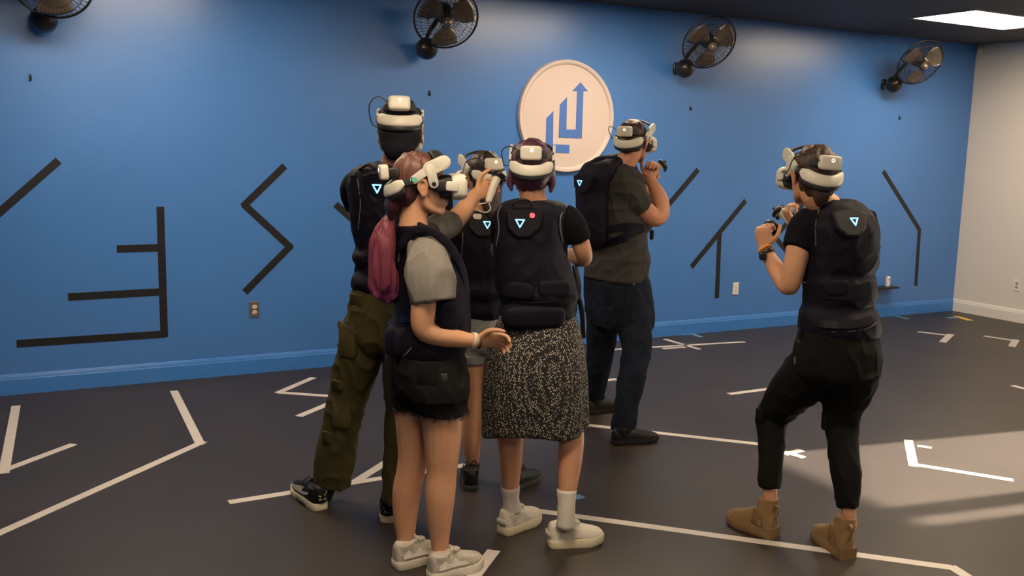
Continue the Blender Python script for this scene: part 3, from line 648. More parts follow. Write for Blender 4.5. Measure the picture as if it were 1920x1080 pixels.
# shoes
def shoe(fig, heel, th, L, style, W=0.098, lift=0.0, pitch=0.0, ankle=None):
    """heel: pixel of the sole's rear edge on the floor"""
    H = on_floor(*heel)+Z*lift; t = R(th); f = FH*math.cos(t)+RH*math.sin(t); r = RH*math.cos(t)-FH*math.sin(t)
    q = Matrix.Rotation(R(pitch), 3, r); f2 = q@f; u = q@Z
    if pitch < 0: H = H+Z*(L*.72*math.sin(R(-pitch)))
    def w(x, y, z): return H+r*(x*W)+f2*(y*L)+u*z
    # outline half widths along the foot
    prof = [(0.0, .20), (.03, .33), (.10, .40), (.25, .41), (.42, .41), (.58, .47), (.72, .50), (.84, .46), (.93, .34), (.985, .18)]
    def outline(g=0): return [(s_*(hw+g), y) for s_, seq in ((1, prof), (-1, prof[::-1])) for y, hw in seq]
    ol = outline(); S = dict(chunky=.036, air=.036, trainer=.034, flat=.026, boot=.03, dark=.026)[style]
    hl = dict(chunky=1, air=1.15, trainer=1.1, flat=1, boot=1.0, dark=1)[style]
    def slab(z0, z1, g=0, y0=0, y1=1, k0=1.0):
        rings = []
        for z, sc in ((z0, .965), (z0+.004, 1), ((z0+z1)/2, 1.0), (z1-.003, 1), (z1, .975)):
            rings.append([w((x+math.copysign(g, x))*sc, .5+(y-.5)*(1+(sc-1)*.6), z+(.0 if y < .75 else (y-.75)*.05)) for x, y in ol])
        return VB().loft(rings)
    e = None
    up = VB()
    tops = dict(chunky=[.075, .088, .092, .090, .082, .072, .062, .054, .046, .034], air=[.080, .092, .095, .092, .085, .072, .060, .052, .044, .032],
                trainer=[.074, .086, .090, .088, .080, .070, .060, .052, .044, .032], flat=[.064, .074, .078, .078, .074, .066, .056, .048, .040, .03],
                boot=[.085, .100, .105, .105, .100, .082, .066, .056, .048, .036], dark=[.070, .080, .084, .084, .078, .068, .058, .050, .042, .03])[style]
    rings = []
    for (y, hw), top in zip(prof, tops):
        hw *= .96; z0 = S*.7+(0 if y < .75 else (y-.75)*.05); rg = []
        for j in range(16):
            a = 2*math.pi*j/16; ca, sa = math.cos(a), math.sin(a); zz = z0 if sa < 0 else z0+(top+S*.5-z0)*abs(sa)**.8
            rg.append(w(hw*math.copysign(abs(ca)**.75, ca), y*.985+.006, zz))
        rings.append(rg)
    up.loft(rings)
    if ankle is not None: ac = ankle; ac0 = w(0, .20, .08)
    else: ac0 = w(0, .20, .07); ac = w(0, .19, .12)
    colr = .42*W
    if style == 'boot':
        top = ac0+(ac-ac0).normalized()*.075
        tube(up, [w(0, .22, .05), w(0, .21, .085), top, top+(ac-ac0).normalized()*.01], [.046, .044, .043, .043], 18, 3, rnd=False)
    else:
        tube(up, [w(0, .21, .05), w(0, .195, .085), w(0, .19, .10)], [colr, colr, colr*.96], 18, 3, rnd=False)
        if style in ('chunky', 'trainer'): sq(up, w(0, .42, .098), (r, f2, u), (.022, .035, .012), .8)     # tongue
    me = remesh(up, .0042, 2)
    upm = dict(chunky='shoe_w', air='shoe_k', trainer='shoe_si', flat='shoe_k', boot='boot', dark='shoe_k')[style]
    root = link('boot' if style == 'boot' else 'shoe', me, upm, fig.root)
    som = dict(chunky='sole_w', air='sole_w', trainer='shoe_w', flat='sole_k', boot='boot_sole', dark='shoe_dg')[style]
    sb = slab(0, S, .012)
    obj('sole', sb, som, root, angle=50)
    if style == 'boot':
        vb = VB(); rings = []
        for z in (-.0, .024, .048):
            rings.append([w(s_*.41*(1 if z else .97), y, z) for s_, y in ((-1, .0), (-.5, -.012), (.5, -.012), (1, 0), (1, .30), (-1, .30))])
        vb.loft(rings); obj('heel_block', vb, som, root, angle=40)
        for k in (-1, 1):
            vb = VB(); prism(vb, [(-.03, 0), (.03, 0), (.022, .07), (-.022, .07)], w(k*.40, .26, .055), f2, u, r*k, .006, .002); obj('elastic_gusset', vb, 'boot_sole', root)
        vb = VB(); tube(vb, [w(0, -.0, .085), w(0, -.04, .14), w(0, .02, .15)], [(.009, .002)]*3, 8, 4, up=f2); obj('pull_tab', vb, 'boot', root)
    if style in ('chunky', 'trainer', 'air', 'flat', 'dark'):
        vb = VB(); lm = dict(chunky='shoe_w', trainer='shoe_w', air='shoe_k', flat='shoe_k', dark='sole_k')[style]
        for k in range(5):
            y = .38+.075*k; z = tops[4]-.001-.0085*k+S*.5+(.012 if style in ('chunky', 'trainer') else .004)-k*.003
            tube(vb, [w(-.22, y, z-.012), w(-.08, y+.01, z), w(.08, y+.01, z), w(.22, y, z-.012)], [.0035]*4, 6, 3)
        tube(vb, [w(0, .37, tops[4]+S*.5+.01), w(.20, .33, tops[4]+S*.5+.034), w(.36, .40, tops[4]+S*.5+.012), w(0, .39, tops[4]+S*.5+.008)], [.0025]*4, 6, 5)
        tube(vb, [w(0, .37, tops[4]+S*.5+.01), w(-.22, .33, tops[4]+S*.5+.030), w(-.38, .40, tops[4]+S*.5+.004)], [.0025]*3, 6, 5)
        obj('laces', vb, lm, root)
    def patch(name, material, pts, k, th_=.004):       # side overlay: (y, z) polygon hugging the upper
        bv = BVHTree.FromPolygons([root.data.vertices[i].co+ORG[root.name] for i in range(len(root.data.vertices))], [tuple(p.vertices) for p in root.data.polygons])
        vb = VB(); grid = []
        for y, z in pts:
            src = w(k*1.2, y, z); hit = bv.ray_cast(src, -r*k)
            grid.append((hit[0] if hit[0] is not None else w(k*.4, y, z)))
        n = len(grid)//2; V_ = [g+r*k*th_ for g in grid]+[g-r*k*.004 for g in grid]; f = []; m = len(grid)
        for i in range(n-1):
            a, b, c_, d_ = i, i+1, n+i+1, n+i; f += [[a, b, c_, d_], [m+d_, m+c_, m+b, m+a], [a, b, m+b, m+a], [d_, c_, m+c_, m+d_]]
        f += [[0, n, m+n, m], [n-1, 2*n-1, m+2*n-1, m+n-1]]
        vb.add(V_, f); return obj(name, vb, material, root)
    xs = [i/14 for i in range(15)]
    if style == 'chunky':
        for k in (-1, 1): patch('side_overlay', 'shoe_gr', [(.16+.40*x, .045+.002*math.sin(9*x)) for x in xs]+[(.16+.30*x, .064+.022*math.sin(x*2.6)) for x in xs], k)
        vb = VB(); tube(vb, [w(-.25, -.003, .06), w(0, -.03, .062), w(.25, -.003, .06)], [(.004, .012)]*3, 8, 4, up=u); obj('heel_tab', vb, 'shoe_w', root)
    if style == 'trainer':
        for k in (-1, 1): patch('side_overlay', 'shoe_gr', [(.10+.55*x, .046) for x in xs]+[(.08+.50*x, .058+.02*math.sin(x*7)**2) for x in xs], k)
    if style == 'air':
        for k in (-1, 1):
            patch('side_overlay', 'shoe_mg', [(.50+.44*x, .044+.01*x) for x in xs]+[(.42+.46*x, .082-.028*x) for x in xs], k, .003)
            patch('swoosh', 'shoe_mg', [(.18+.5*x, .070-.022*math.sin(x*3.0)) for x in xs]+[(.19+.49*x, .078-.018*math.sin(x*2.6)-.004*x) for x in xs], k, .005)
            vb = VB(); prism(vb, stadium((.05, .0), (.14, .0), .011), w(k*.455, .12, .018), f2, u, r*k, .004); obj('air_window', vb, 'shoe_mg', root)
        # heel emblem: swoosh over the word
        ho = w(0, -.028, .077); hu, hv, hn = r, u, -f2
        vb = VB(); tube(vb, [w(0, .0, .045), w(0, -.012, .07), w(0, -.005, .105)], [(.026, .010), (.027, .012), (.022, .008)], 14, 4, up=f2); obj('heel_counter', vb, 'shoe_k', root)
        vb = VB(); top_ = []; bot = []
        for i in range(12):
            x = i/11; top_.append((-.019+.040*x, .004+.017*x**1.6-.010*math.sin(x*2.2))); bot.append((-.019+.040*x, .003+.018*x**1.3-.018*math.sin(x*2.6+.2)+(.003 if i == 11 else 0)))
        prism(vb, top_+bot[::-1], ho, hu, hv, hn, .006); obj('heel_swoosh', vb, 'shoe_w', root, smooth=False)
        vb = VB(); Lt = {'A': [((-.5, 0), (0, 1)), ((0, 1), (.5, 0)), ((-.25, .4), (.25, .4))], 'I': [((0, 0), (0, 1))], 'R': [((-.4, 0), (-.4, 1)), ((-.4, 1), (.3, .9)), ((.3, .9), (.3, .55)), ((.3, .55), (-.4, .5)), ((-.1, .5), (.4, 0))]}
        for ch, cx in zip('AIR', (-.012, 0, .011)):
            for a, b in Lt[ch]: prism(vb, stadium((cx+a[0]*.009, -.022+a[1]*.010), (cx+b[0]*.009, -.022+b[1]*.010), .0011, 3), ho, hu, hv, hn, .006)
        obj('heel_lettering', vb, 'shoe_w', root, smooth=False)
    return root, w
# vest fittings
def surf(o, px, py):
    """front surface point and normal of object o along a sight line"""
    key = o.name
    if key not in surf.c:
        g = ORG[o.name]; surf.c[key] = BVHTree.FromPolygons([v.co+g for v in o.data.vertices], [tuple(p.vertices) for p in o.data.polygons])
    hit = surf.c[key].ray_cast(CAM, ray(px, py).normalized())
    if hit[0] is None: 
        hit = surf.c[key].find_nearest(CAM+ray(px, py)*3.9)
    return hit[0], hit[1]
surf.c = {}
def frame(n): 
    u = Z.cross(n).normalized(); return u, n.cross(u).normalized()
def vest_fit(fig, vest, panel_px, em_px, sc=1.0, red=None, nrm=None):
    P, n = surf(vest, *panel_px); n = (nrm or n).normalized(); u, v = frame(n)
    vb = VB(); hexa = [(-.075, .045), (-.045, .058), (.05, .058), (.078, .042), (.066, -.018), (.022, -.058), (-.030, -.058), (-.068, -.02)]
    prism(vb, [(a*sc, b*sc) for a, b in hexa], P-n*.022, u, v, n, .034, .008); pl = obj('back_module', vb, 'vest_pl', vest, angle=30)
    E, _ = surf(pl, *em_px); ee = .0165*sc
    T = [(-ee, ee*.62), (ee, ee*.62), (0, -ee*1.15)]; vb = VB()
    for a, b in zip(T, T[1:]+T[:1]): prism(vb, stadium(a, b, .0026*sc, 5), E-n*.001, u, v, n, .004)
    obj('triangle_light', vb, 'led', vest, smooth=False)
    if red:
        E2_, _ = surf(pl, *red); vb = VB(); prism(vb, disc(.0105, 20), E2_-n*.001, u, v, n, .004, .001); obj('red_light', vb, 'led_red', vest, smooth=False)
    return P, n
def band(fig, vest, pix, wpx, name='strap', material='vest_pl', lift=.006):
    """flat strap lying over the vest along photo points (pixel sight lines hit the vest itself)"""
    pts = []; nn = []
    for q in pix: P, n = surf(vest, *q); pts.append(P+n*lift*.3); nn.append(n)
    wd = wpx*mpp(pts[0])/2; vb = VB(); S = spl([(*p, *n) for p, n in zip(pts, nn)], 4)
    rings = []
    for i, s_ in enumerate(S):
        c = Vector(s_[:3]); n = Vector(s_[3:]).normalized(); t = Vector(S[min(i+1, len(S)-1)][:3])-Vector(S[max(i-1, 0)][:3]); b = t.cross(n).normalized()
        rings.append([c+b*wd-n*lift, c+b*wd+n*lift, c-b*wd+n*lift, c-b*wd-n*lift])
    vb.loft(rings); return obj(name, vb, material, vest, angle=40)
def cord(fig, vest, pix, rpx, name='piping', material='vest_pipe'):
    pts = []
    for q in pix: P, n = surf(vest, *q); pts.append(P+n*.001)
    vb = VB(); tube(vb, pts, [rpx*mpp(p) for p in pts], 6, 4); return obj(name, vb, material, vest)
def pouch(fig, vest, px, py, wpx, hpx, depth, name='pouch', e=.55, material='vest'):
    P, n = surf(vest, px, py); n = Vector((n.x, n.y, n.z*.3)).normalized(); u, v = frame(n); m = mpp(P)
    vb = VB(); sq(vb, P-n*depth*.35, (u, n, v), (wpx*m/2, depth, hpx*m/2), e, 28, 16); me = remesh(vb, .006, 2); displace(me, (Noise(int(px), 40), .0018))
    return link(name, me, material, vest)
def hair_cap(h, rad=(.086, .106, .094), c=(0, -.016, .040), cut=-.03, low=-.085, front=.045):
    """hair volume over the skull, open at the face; returns VB"""
    vb = VB(); h.ell(vb, c, rad, 28); return vb
def finish_hair(vb, fig, material, seed, amp=.003, name='hair', vox=.0055):
    me = remesh(vb, vox, 2); displace(me, (Noise(seed, 160, (1, 1, .12)), amp), (Noise(seed+3, 45, (1, 1, .3)), amp*.8)); return link(name, me, material, fig.root)

# ------------------------------------------------------------------ A: tall player in olive cargo trousers
A = Fig((-7.79, -2.80), 8, 'tall player in black vest and olive cargo trousers, seen from behind at left')
hA = Head(A, 750, 240, 0, -5, -22, 0, 1.03)
vb = VB(); hA.skull(vb, A.p(742, 318, -.02), .060)
vb.loft(A.rings([(700, 782, 322, .5, 0), (684, 796, 345, .45, 0), (684, 790, 420, .5, 0), (675, 792, 520, .65, 0), (690, 780, 580, .6, 0)]))
A.tube(vb, [(676, 348, .02, 13), (667, 380, .12, 16), (676, 420, .22, 16), (700, 420, .36, 13), (722, 415, .44, 11)])
A.tube(vb, [(808, 350, 0, 14), (826, 408, .035, 17), (822, 470, .12, 17), (790, 452, .30, 14), (770, 440, .36, 12)])
hand(vb, A.p(722, 415, .44), FH+RH*.5+Z*.15, Z+RH*-.2, (55, 65, 40)); hand(vb, A.p(770, 440, .36), FH-RH*.5+Z*.15, Z+RH*.2, (55, 65, 40))
A.tube(vb, [(690, 590, 0, 26), (655, 740, .05, 18), (632, 850, .09, 15), (607, 925, .12, 13)]); A.tube(vb, [(765, 590, 0, 26), (758, 740, -.05, 18), (755, 850, -.10, 15), (738, 945, -.12, 13)])
link('body', remesh(vb, .0055, 2), 'skin_e', A.root)
# black head cloth tied down over the nape
vb = VB(); hA.ell(vb, (0, -.014, .034), (.083, .104, .092), 28)
tube(vb, [hA.w(0, -.045, .02), hA.w(0, -.052, -.040), hA.w(0, -.058, -.085), hA.w(0, -.060, -.125)], [(.088, .070), (.092, .064), (.084, .054), (.064, .042)], 22, 4, up=hA.ax[1])
tube(vb, [hA.w(0, -.085, -.04), hA.w(.012, -.090, -.10), hA.w(.014, -.085, -.135)], [(.05, .022), (.042, .022), (.030, .016)], 16, 4, up=hA.ax[1])
me = remesh(vb, .0055, 3); displace(me, (Noise(3, 50, (.3, .3, 1.6)), .003), (Noise(4, 90), .001)); link('head_cloth', me, 'cloth_k', A.root)
headset(hA, 'white and black headset high on the tall player in olive trousers')
vb = VB(); vb.loft(A.rings([(712, 772, 306, .6, 0), (680, 800, 320, .5, 0), (662, 815, 335, .52, 0), (664, 806, 380, .6, 0), (668, 800, 460, .62, 0), (664, 798, 545, .66, 0)]))
A.tube(vb, [(674, 340, 0, 24), (660, 352, .03, 24), (661, 368, .09, 23), (664, 382, .14, 21)]); A.tube(vb, [(808, 340, 0, 24), (824, 368, 0, 24), (828, 405, .03, 23)])
me = remesh(vb, .008, 3); wrinkle(me, 11, .004); link('t_shirt', me, 'tee_k', A.root)
vb = VB(); vb.loft(A.rings([(708, 775, 303, .7, -.01), (676, 802, 312, .62, -.01), (655, 806, 326, .66, -.01), (652, 804, 360, .72, -.01), (655, 803, 404, .75, -.01), (663, 800, 450, .75, 0), (668, 796, 466, .74, 0), (661, 800, 482, .78, 0), (669, 796, 503, .75, 0), (660, 801, 520, .8, 0), (660, 800, 536, .8, 0), (668, 792, 546, .76, 0)], n=36))
me = remesh(vb, .007, 2); wrinkle(me, 14, .0048, 26, (.5, .5, 1.5)); vA = link('vest', me, 'vest', A.root)
vest_fit(A, vA, (716, 352), (707, 352), 1.1)
band(A, vA, [(663, 330), (662, 380), (668, 440)], 9, 'side_piping_band'); band(A, vA, [(664, 466), (700, 470), (745, 470)], 12, 'waist_strap'); band(A, vA, [(668, 505), (700, 509), (745, 510)], 12, 'waist_strap')
cord(A, vA, [(668, 315), (672, 345), (676, 380), (672, 430)], 1.2)
vb = VB(); tube(vb, [A.p(674, 318, -.08), A.p(690, 309, -.09), A.p(705, 317, -.09)], [.006]*3, 8, 4); obj('carry_handle', vb, 'vest_pl', vA)
# trousers
vb = VB(); vb.loft(A.rings([(664, 798, 536, .7, 0), (654, 802, 565, .72, 0), (646, 805, 600, .72, 0), (642, 806, 632, .72, 0), (656, 795, 655, .66, 0)]))
A.tube(vb, [(688, 600, 0, 46), (676, 655, .02, 45), (660, 710, .04, 40), (652, 748, .05, 36), (640, 800, .07, 36), (631, 845, .09, 37), (624, 895, .11, 35), (623, 913, .11, 34)], 20, 4, False)
A.tube(vb, [(764, 600, 0, 46), (763, 655, -.02, 44), (760, 710, -.04, 40), (758, 752, -.05, 36), (757, 800, -.07, 36), (755, 860, -.10, 36), (749, 925, -.12, 35), (748, 934, -.12, 34)], 20, 4, False)
me = remesh(vb, .0075, 8); wrinkle(me, 21, .0085, 20, (1, 1, .8)); tA = link('cargo_trousers', me, 'cargo', A.root)
def flap(o, px, py, wpx, hpx, th=.012, name='pocket_flap', material='cargo', n=None):
    P, nn = surf(o, px, py); nn = Vector((nn.x, nn.y, 0)).normalized() if n is None else n; u, v = frame(nn); m = mpp(P); a, b = wpx*m/2, hpx*m/2
    vb = VB(); prism(vb, [(-a, -b*.7), (-a*.8, -b), (a*.8, -b), (a, -b*.7), (a, b), (-a, b)], P-nn*th*.55, u, v, nn, th, .004); return obj(name, vb, material, o, angle=40)
flap(tA, 668, 563, 31, 23); flap(tA, 652, 640, 40, 60, .02, 'cargo_pocket'); flap(tA, 640, 612, 34, 16); flap(tA, 632, 722, 26, 18); flap(tA, 614, 820, 22, 22); flap(tA, 640, 780, 34, 46, .016, 'cargo_pocket')
for pts in ([(630, 880, .10, 20), (612, 915, .115, 17), (606, 932, .12, 17)], [(752, 900, -.11, 20), (740, 935, -.12, 17), (737, 955, -.12, 17)]):
    vb = VB(); A.tube(vb, pts, 16, 4, False); obj('sock', vb, 'sock_k', A.root)
shoe(A, (603, 958), -35, .30, 'air'); shoe(A, (727, 982), -2, .30, 'air')

# ------------------------------------------------------------------ C: player in denim shorts behind
Cc = Fig((-7.05, -2.70), 2, 'player in black vest and light denim shorts, partly hidden behind two others')
hC = Head(Cc, 906, 330, 0, -24, -7, 0, .95)
vb = VB(); hC.skull(vb, Cc.p(905, 396, -.02), .052, .9)
vb.loft(Cc.rings([(886, 926, 400, .5, 0), (874, 938, 420, .45, 0), (876, 936, 480, .5, 0), (872, 940, 560, .65, 0), (876, 938, 630, .6, 0), (880, 934, 650, .55, 0)]))
for s_, x in ((-1, 860), (1, 952)):
    Cc.tube(vb, [(x+s_*2, 426, 0, 11), (x+s_*8, 470, .02, 14), (x+s_*6, 512, .08, 13), (x-s_*14, 495, .26, 11), (x-s_*22, 488, .32, 9)])
    hand(vb, Cc.p(x-s_*22, 488, .32), FH-RH*s_*.5, Z, (55, 65, 40), sc=.92)
Cc.tube(vb, [(892, 640, .0, 17), (888, 690, .0, 21), (887, 745, 0, 18.5), (884, 800, 0, 18.5), (884, 835, 0, 17.5), (886, 868, 0, 12), (884, 905, 0, 11)])
Cc.tube(vb, [(926, 640, .0, 17), (933, 690, .0, 21), (940, 745, 0, 18.5), (948, 800, -.02, 18.5), (951, 835, -.03, 17.5), (956, 868, -.04, 12), (960, 900, -.05, 11)])
link('body', remesh(vb, .0055, 2), 'skin', Cc.root)
vb = VB(); hC.ell(vb, (0, -.016, .036), (.088, .106, .092), 28); hC.ell(vb, (0, -.055, -.025), (.080, .062, .085), 24)
tube(vb, [hC.w(0, -.075, -.04), hC.w(.0, -.085, -.12), hC.w(.01, -.10, -.19)], [(.062, .035), (.055, .03), (.035, .02)], 16, 4, up=hC.ax[1]); finish_hair(vb, Cc, 'hair_dk', 31)
headset(hC, 'white and black headset on the dark-haired player in denim shorts')
vb = VB(); vb.loft(Cc.rings([(884, 928, 394, .6, 0), (866, 946, 408, .5, 0), (862, 950, 440, .55, 0), (866, 946, 520, .6, 0), (866, 948, 602, .66, 0)]))
for s_, x in ((-1, 864), (1, 948)): Cc.tube(vb, [(x, 420, 0, 20), (x+s_*8, 445, 0, 20), (x+s_*10, 470, .02, 19)])
me = remesh(vb, .008, 3); wrinkle(me, 33, .004); link('t_shirt', me, 'tee_k', Cc.root)
vb = VB(); vb.loft(Cc.rings([(880, 930, 392, .75, -.01), (864, 946, 402, .66, -.01), (856, 952, 425, .7, -.01), (858, 950, 470, .74, 0), (862, 950, 520, .75, 0), (858, 953, 545, .8, 0), (864, 950, 560, .76, 0), (862, 953, 580, .8, 0), (868, 948, 596, .76, 0)], n=36))
me = remesh(vb, .007, 2); wrinkle(me, 36, .0048, 26, (.5, .5, 1.5)); vC = link('vest', me, 'vest', Cc.root)
vest_fit(Cc, vC, (908, 420), (914, 420), 1.05)
band(Cc, vC, [(872, 552), (905, 556), (940, 553)], 10, 'waist_strap'); cord(Cc, vC, [(864, 410), (868, 440), (866, 480)], 1.0)
P, n = surf(vC, 895, 408); vb = VB(); sq(vb, P+n*.006, (*frame(n)[:1], n, Z), (.024, .012, .016), .5); obj('white_clip', vb, 'hs_white', vC)
vb = VB(); vb.loft(Cc.rings([(868, 948, 588, .7, 0), (866, 949, 620, .74, 0), (866, 949, 648, .74, 0), (872, 944, 660, .68, 0)]))
Cc.tube(vb, [(887, 640, 0, 24), (888, 660, 0, 23.5), (888, 677, 0, 23)], 18, 3, False); Cc.tube(vb, [(929, 640, 0, 24), (932, 660, 0, 23.5), (933, 677, 0, 23)], 18, 3, False)
me = remesh(vb, .0065, 2); wrinkle(me, 38, .003, 26); sC = link('denim_shorts', me, 'denim', Cc.root)
vb = VB()
for x in (888, 933): Cc.tube(vb, [(x, 663, 0, 24.5), (x, 672, 0, 24.8), (x, 680, 0, 24.5)], 22, 2, False)
obj('rolled_cuff', vb, 'denim', sC)
flap(sC, 885, 625, 22, 26, .006, 'back_pocket', 'denim'); flap(sC, 926, 625, 22, 26, .006, 'back_pocket', 'denim')
for pts in ([(886, 868, 0, 13.5), (884, 890, 0, 13), (883, 908, 0, 14)], [(956, 868, -.04, 13.5), (958, 888, -.05, 13), (960, 905, -.05, 14)]):
    vb = VB(); Cc.tube(vb, pts, 16, 4, False); obj('sock', vb, 'sock_k', Cc.root)
shoe(Cc, (883, 921), -6, .25, 'dark', .092); shoe(Cc, (950, 922), 38, .25, 'dark', .092)

# ------------------------------------------------------------------ E: man in jeans aiming
Em = Fig((-5.93, -2.15), 48, 'man in charcoal t-shirt and dark jeans aiming to the right near the wall')
hE = Head(Em, 1187, 266, 0, 28, -4)
vb = VB(); hE.skull(vb, Em.p(1163, 318, -.02), .058, 1.1)
vb.loft(Em.rings([(1125, 1190, 318, .6, 0), (1102, 1200, 345, .6, 0), (1102, 1200, 440, .7, 0), (1112, 1200, 520, .65, 0), (1125, 1195, 570, .6, 0)]))
Em.tube(vb, [(1166, 345, -.10, 22), (1194, 378, -.12, 20), (1226, 408, -.10, 17.5), (1240, 398, -.06, 16), (1236, 372, -.02, 16), (1224, 345, .02, 10.5), (1220, 336, .03, 9)])
Em.tube(vb, [(1180, 335, .25, 20), (1196, 368, .32, 17), (1208, 372, .34, 15), (1204, 352, .24, 12), (1206, 336, .12, 9.5), (1212, 330, .08, 8.5)])
hand(vb, Em.p(1219, 336, .03), RH*.25+Z*1+FH*.3, FH*.3-RH*.8+Z*.2, (70, 75, 50), 40)
hand(vb, Em.p(1206, 333, .10), RH+Z*.45-FH*.2, Z-RH*.3, (60, 70, 45), 40)
Em.tube(vb, [(1136, 575, .04, 22), (1126, 656, .16, 15), (1116, 720, .26, 12), (1108, 758, .33, 9)]); Em.tube(vb, [(1186, 575, -.06, 22), (1194, 656, -.18, 15), (1181, 740, -.255, 12), (1166, 812, -.29, 10)])
link('body', remesh(vb, .0055, 2), 'skin_e', Em.root)
vb = VB(); hE.ell(vb, (0, -.014, .046), (.080, .101, .082), 28); hE.ell(vb, (0, -.048, -.012), (.074, .060, .068), 24)
finish_hair(vb, Em, 'hair_br', 41, .0018)
headset(hE, 'white and black headset on the short-haired man in the charcoal t-shirt')
controller(Em.p(1228, 321, .06), Z+RH*.45+FH*.1, RH, 'dark-topped controller held up in front of the man in jeans', False)
vb = VB(); vb.loft(Em.rings([(1138, 1178, 304, .75, 0), (1112, 1192, 316, .62, 0), (1096, 1202, 335, .62, 0), (1092, 1204, 380, .68, 0), (1094, 1208, 430, .72, 0), (1100, 1212, 465, .74, 0), (1098, 1213, 500, .76, 0), (1096, 1212, 521, .76, 0)], n=32))
Em.tube(vb, [(1150, 335, -.08, 27), (1172, 352, -.11, 30), (1190, 375, -.12, 28), (1203, 391, -.115, 25)], 18, 4, False)
Em.tube(vb, [(1176, 332, .2, 24), (1190, 352, .28, 23), (1198, 366, .32, 21)], 18, 4, False)
me = remesh(vb, .0075, 3); wrinkle(me, 43, .007, 20, (1, 1, .8)); displace(me, (Noise(92, 40, (.5, .5, 1.1)), .0045, 'ridge')); teeE = link('t_shirt', me, 'tee_d', Em.root)
vb = VB(); vb.loft(Em.rings([(1112, 1158, 300, .8, -.06), (1096, 1156, 310, .75, -.08), (1084, 1150, 330, .72, -.09), (1081, 1142, 365, .75, -.09), (1083, 1140, 410, .75, -.09), (1088, 1142, 445, .75, -.08), (1098, 1140, 462, .7, -.08)], n=32))
Em.tube(vb, [(1108, 312, -.10, 9), (1130, 302, -.09, 10), (1160, 306, -.06, 10), (1182, 320, .0, 9), (1196, 350, .06, 9), (1206, 400, .08, 9)], 12)
Em.tube(vb, [(1126, 306, -.02, 8), (1150, 298, .04, 9), (1180, 306, .14, 9), (1196, 340, .2, 9)], 12)
me = remesh(vb, .007, 2); wrinkle(me, 46, .0048, 26, (.5, .5, 1.5)); vE = link('vest', me, 'vest', Em.root)
vest_fit(Em, vE, (1094, 345), (1087, 342), .95, nrm=-FH*.75-RH*.75)
def free_band(fig, vest, pts, wpx, material='vest', th=.006, name='side_strap'):
    P = [fig.p(*q) for q in pts]; vb = VB(); tube(vb, P, [(th, wpx*mpp(p)/2) for p in P], 12, 4, up=Z, p=3); return obj(name, vb, material, vest)
for pp, w_ in (([(1132, 430), (1150, 428), (1175, 424), (1204, 426)], 13), ([(1132, 456), (1155, 450), (1180, 440), (1206, 428)], 14)):
    sb_ = band(Em, teeE, pp, w_, 'side_strap', 'vest', .009); sb_.parent = vE
P = Em.p(1222, 440, -.02); vb = VB(); sq(vb, P, (RH, FH, Z), (.012, .01, .03), .5); obj('buckle', vb, 'vest_pl', vE)
vb = VB(); vb.loft(Em.rings([(1100, 1210, 508, .72, 0), (1098, 1218, 540, .76, 0), (1100, 1223, 580, .78, 0), (1108, 1222, 610, .74, 0)], n=30))
Em.tube(vb, [(1134, 575, .04, 34), (1128, 620, .10, 30), (1126, 656, .16, 26), (1118, 705, .24, 22), (1112, 748, .32, 21), (1110, 760, .33, 21)], 18, 4, False)
Em.tube(vb, [(1188, 575, -.06, 36), (1192, 620, -.12, 33), (1194, 656, -.18, 28), (1185, 705, -.23, 26), (1176, 753, -.27, 24), (1168, 796, -.29, 24), (1167, 805, -.29, 25)], 18, 4, False)
me = remesh(vb, .007, 8); wrinkle(me, 48, .007, 22, (1, 1, .9)); jE = link('jeans', me, 'jeans', Em.root)
flap(jE, 1150, 560, 40, 46, .006, 'back_pocket', 'jeans')
vb = VB(); P, n = surf(jE, 1188, 533); sq(vb, P, XYZ, (.006, .006, .006), 1, 10, 8); obj('rivet', vb, 'steel', jE)
shoe(Em, (1147, 833), 72, .29, 'flat'); shoe(Em, (1100, 776), 62, .29, 'flat')

# ------------------------------------------------------------------ D: player in dotted skirt
D = Fig((-7.20, -3.41), 3, 'player in black t-shirt, vest and dotted midi skirt, seen from behind in the centre')
hD = Head(D, 997, 317, 0, 3, -9, 0, .95)
vb = VB(); hD.skull(vb, D.p(1002, 386, -.01), .050, .9)
vb.loft(D.rings([(968, 1034, 390, .5, 0), (952, 1050, 410, .45, 0), (946, 1058, 480, .6, 0), (950, 1062, 550, .62, 0), (952, 1064, 610, .6, 0), (962, 1054, 640, .55, 0)]))
D.tube(vb, [(1060, 412, 0, 15), (1082, 442, .01, 18), (1094, 474, .03, 16.5), (1092, 486, .08, 15), (1068, 478, .22, 12.5), (1050, 472, .30, 10)])
D.tube(vb, [(950, 412, 0, 15), (940, 440, .07, 18), (936, 470, .15, 15.5), (940, 474, .20, 14), (956, 468, .32, 12), (968, 464, .40, 10)])
hand(vb, D.p(1050, 472, .30), FH-RH*.5, Z, (55, 65, 40), sc=.94); hand(vb, D.p(968, 464, .40), FH+RH*.5, Z, (55, 65, 40), sc=.94)
D.tube(vb, [(968, 620, 0, 36), (960, 740, .03, 27), (958, 790, .05, 24), (958, 832, .065, 23), (958, 870, .08, 20.5), (957, 911, .085, 16.5), (960, 955, .09, 13)])
D.tube(vb, [(1036, 620, 0, 36), (1058, 740, .0, 27), (1068, 790, -.005, 24), (1071, 822, -.02, 24.5), (1069, 865, -.04, 22.5), (1064, 919, -.065, 17.5), (1059, 985, -.08, 13.5)])
link('body', remesh(vb, .0055, 2), 'skin', D.root)
vb = VB(); hD.ell(vb, (0, -.016, .036), (.086, .106, .088), 28); hD.ell(vb, (0, -.050, -.030), (.082, .062, .075), 24)
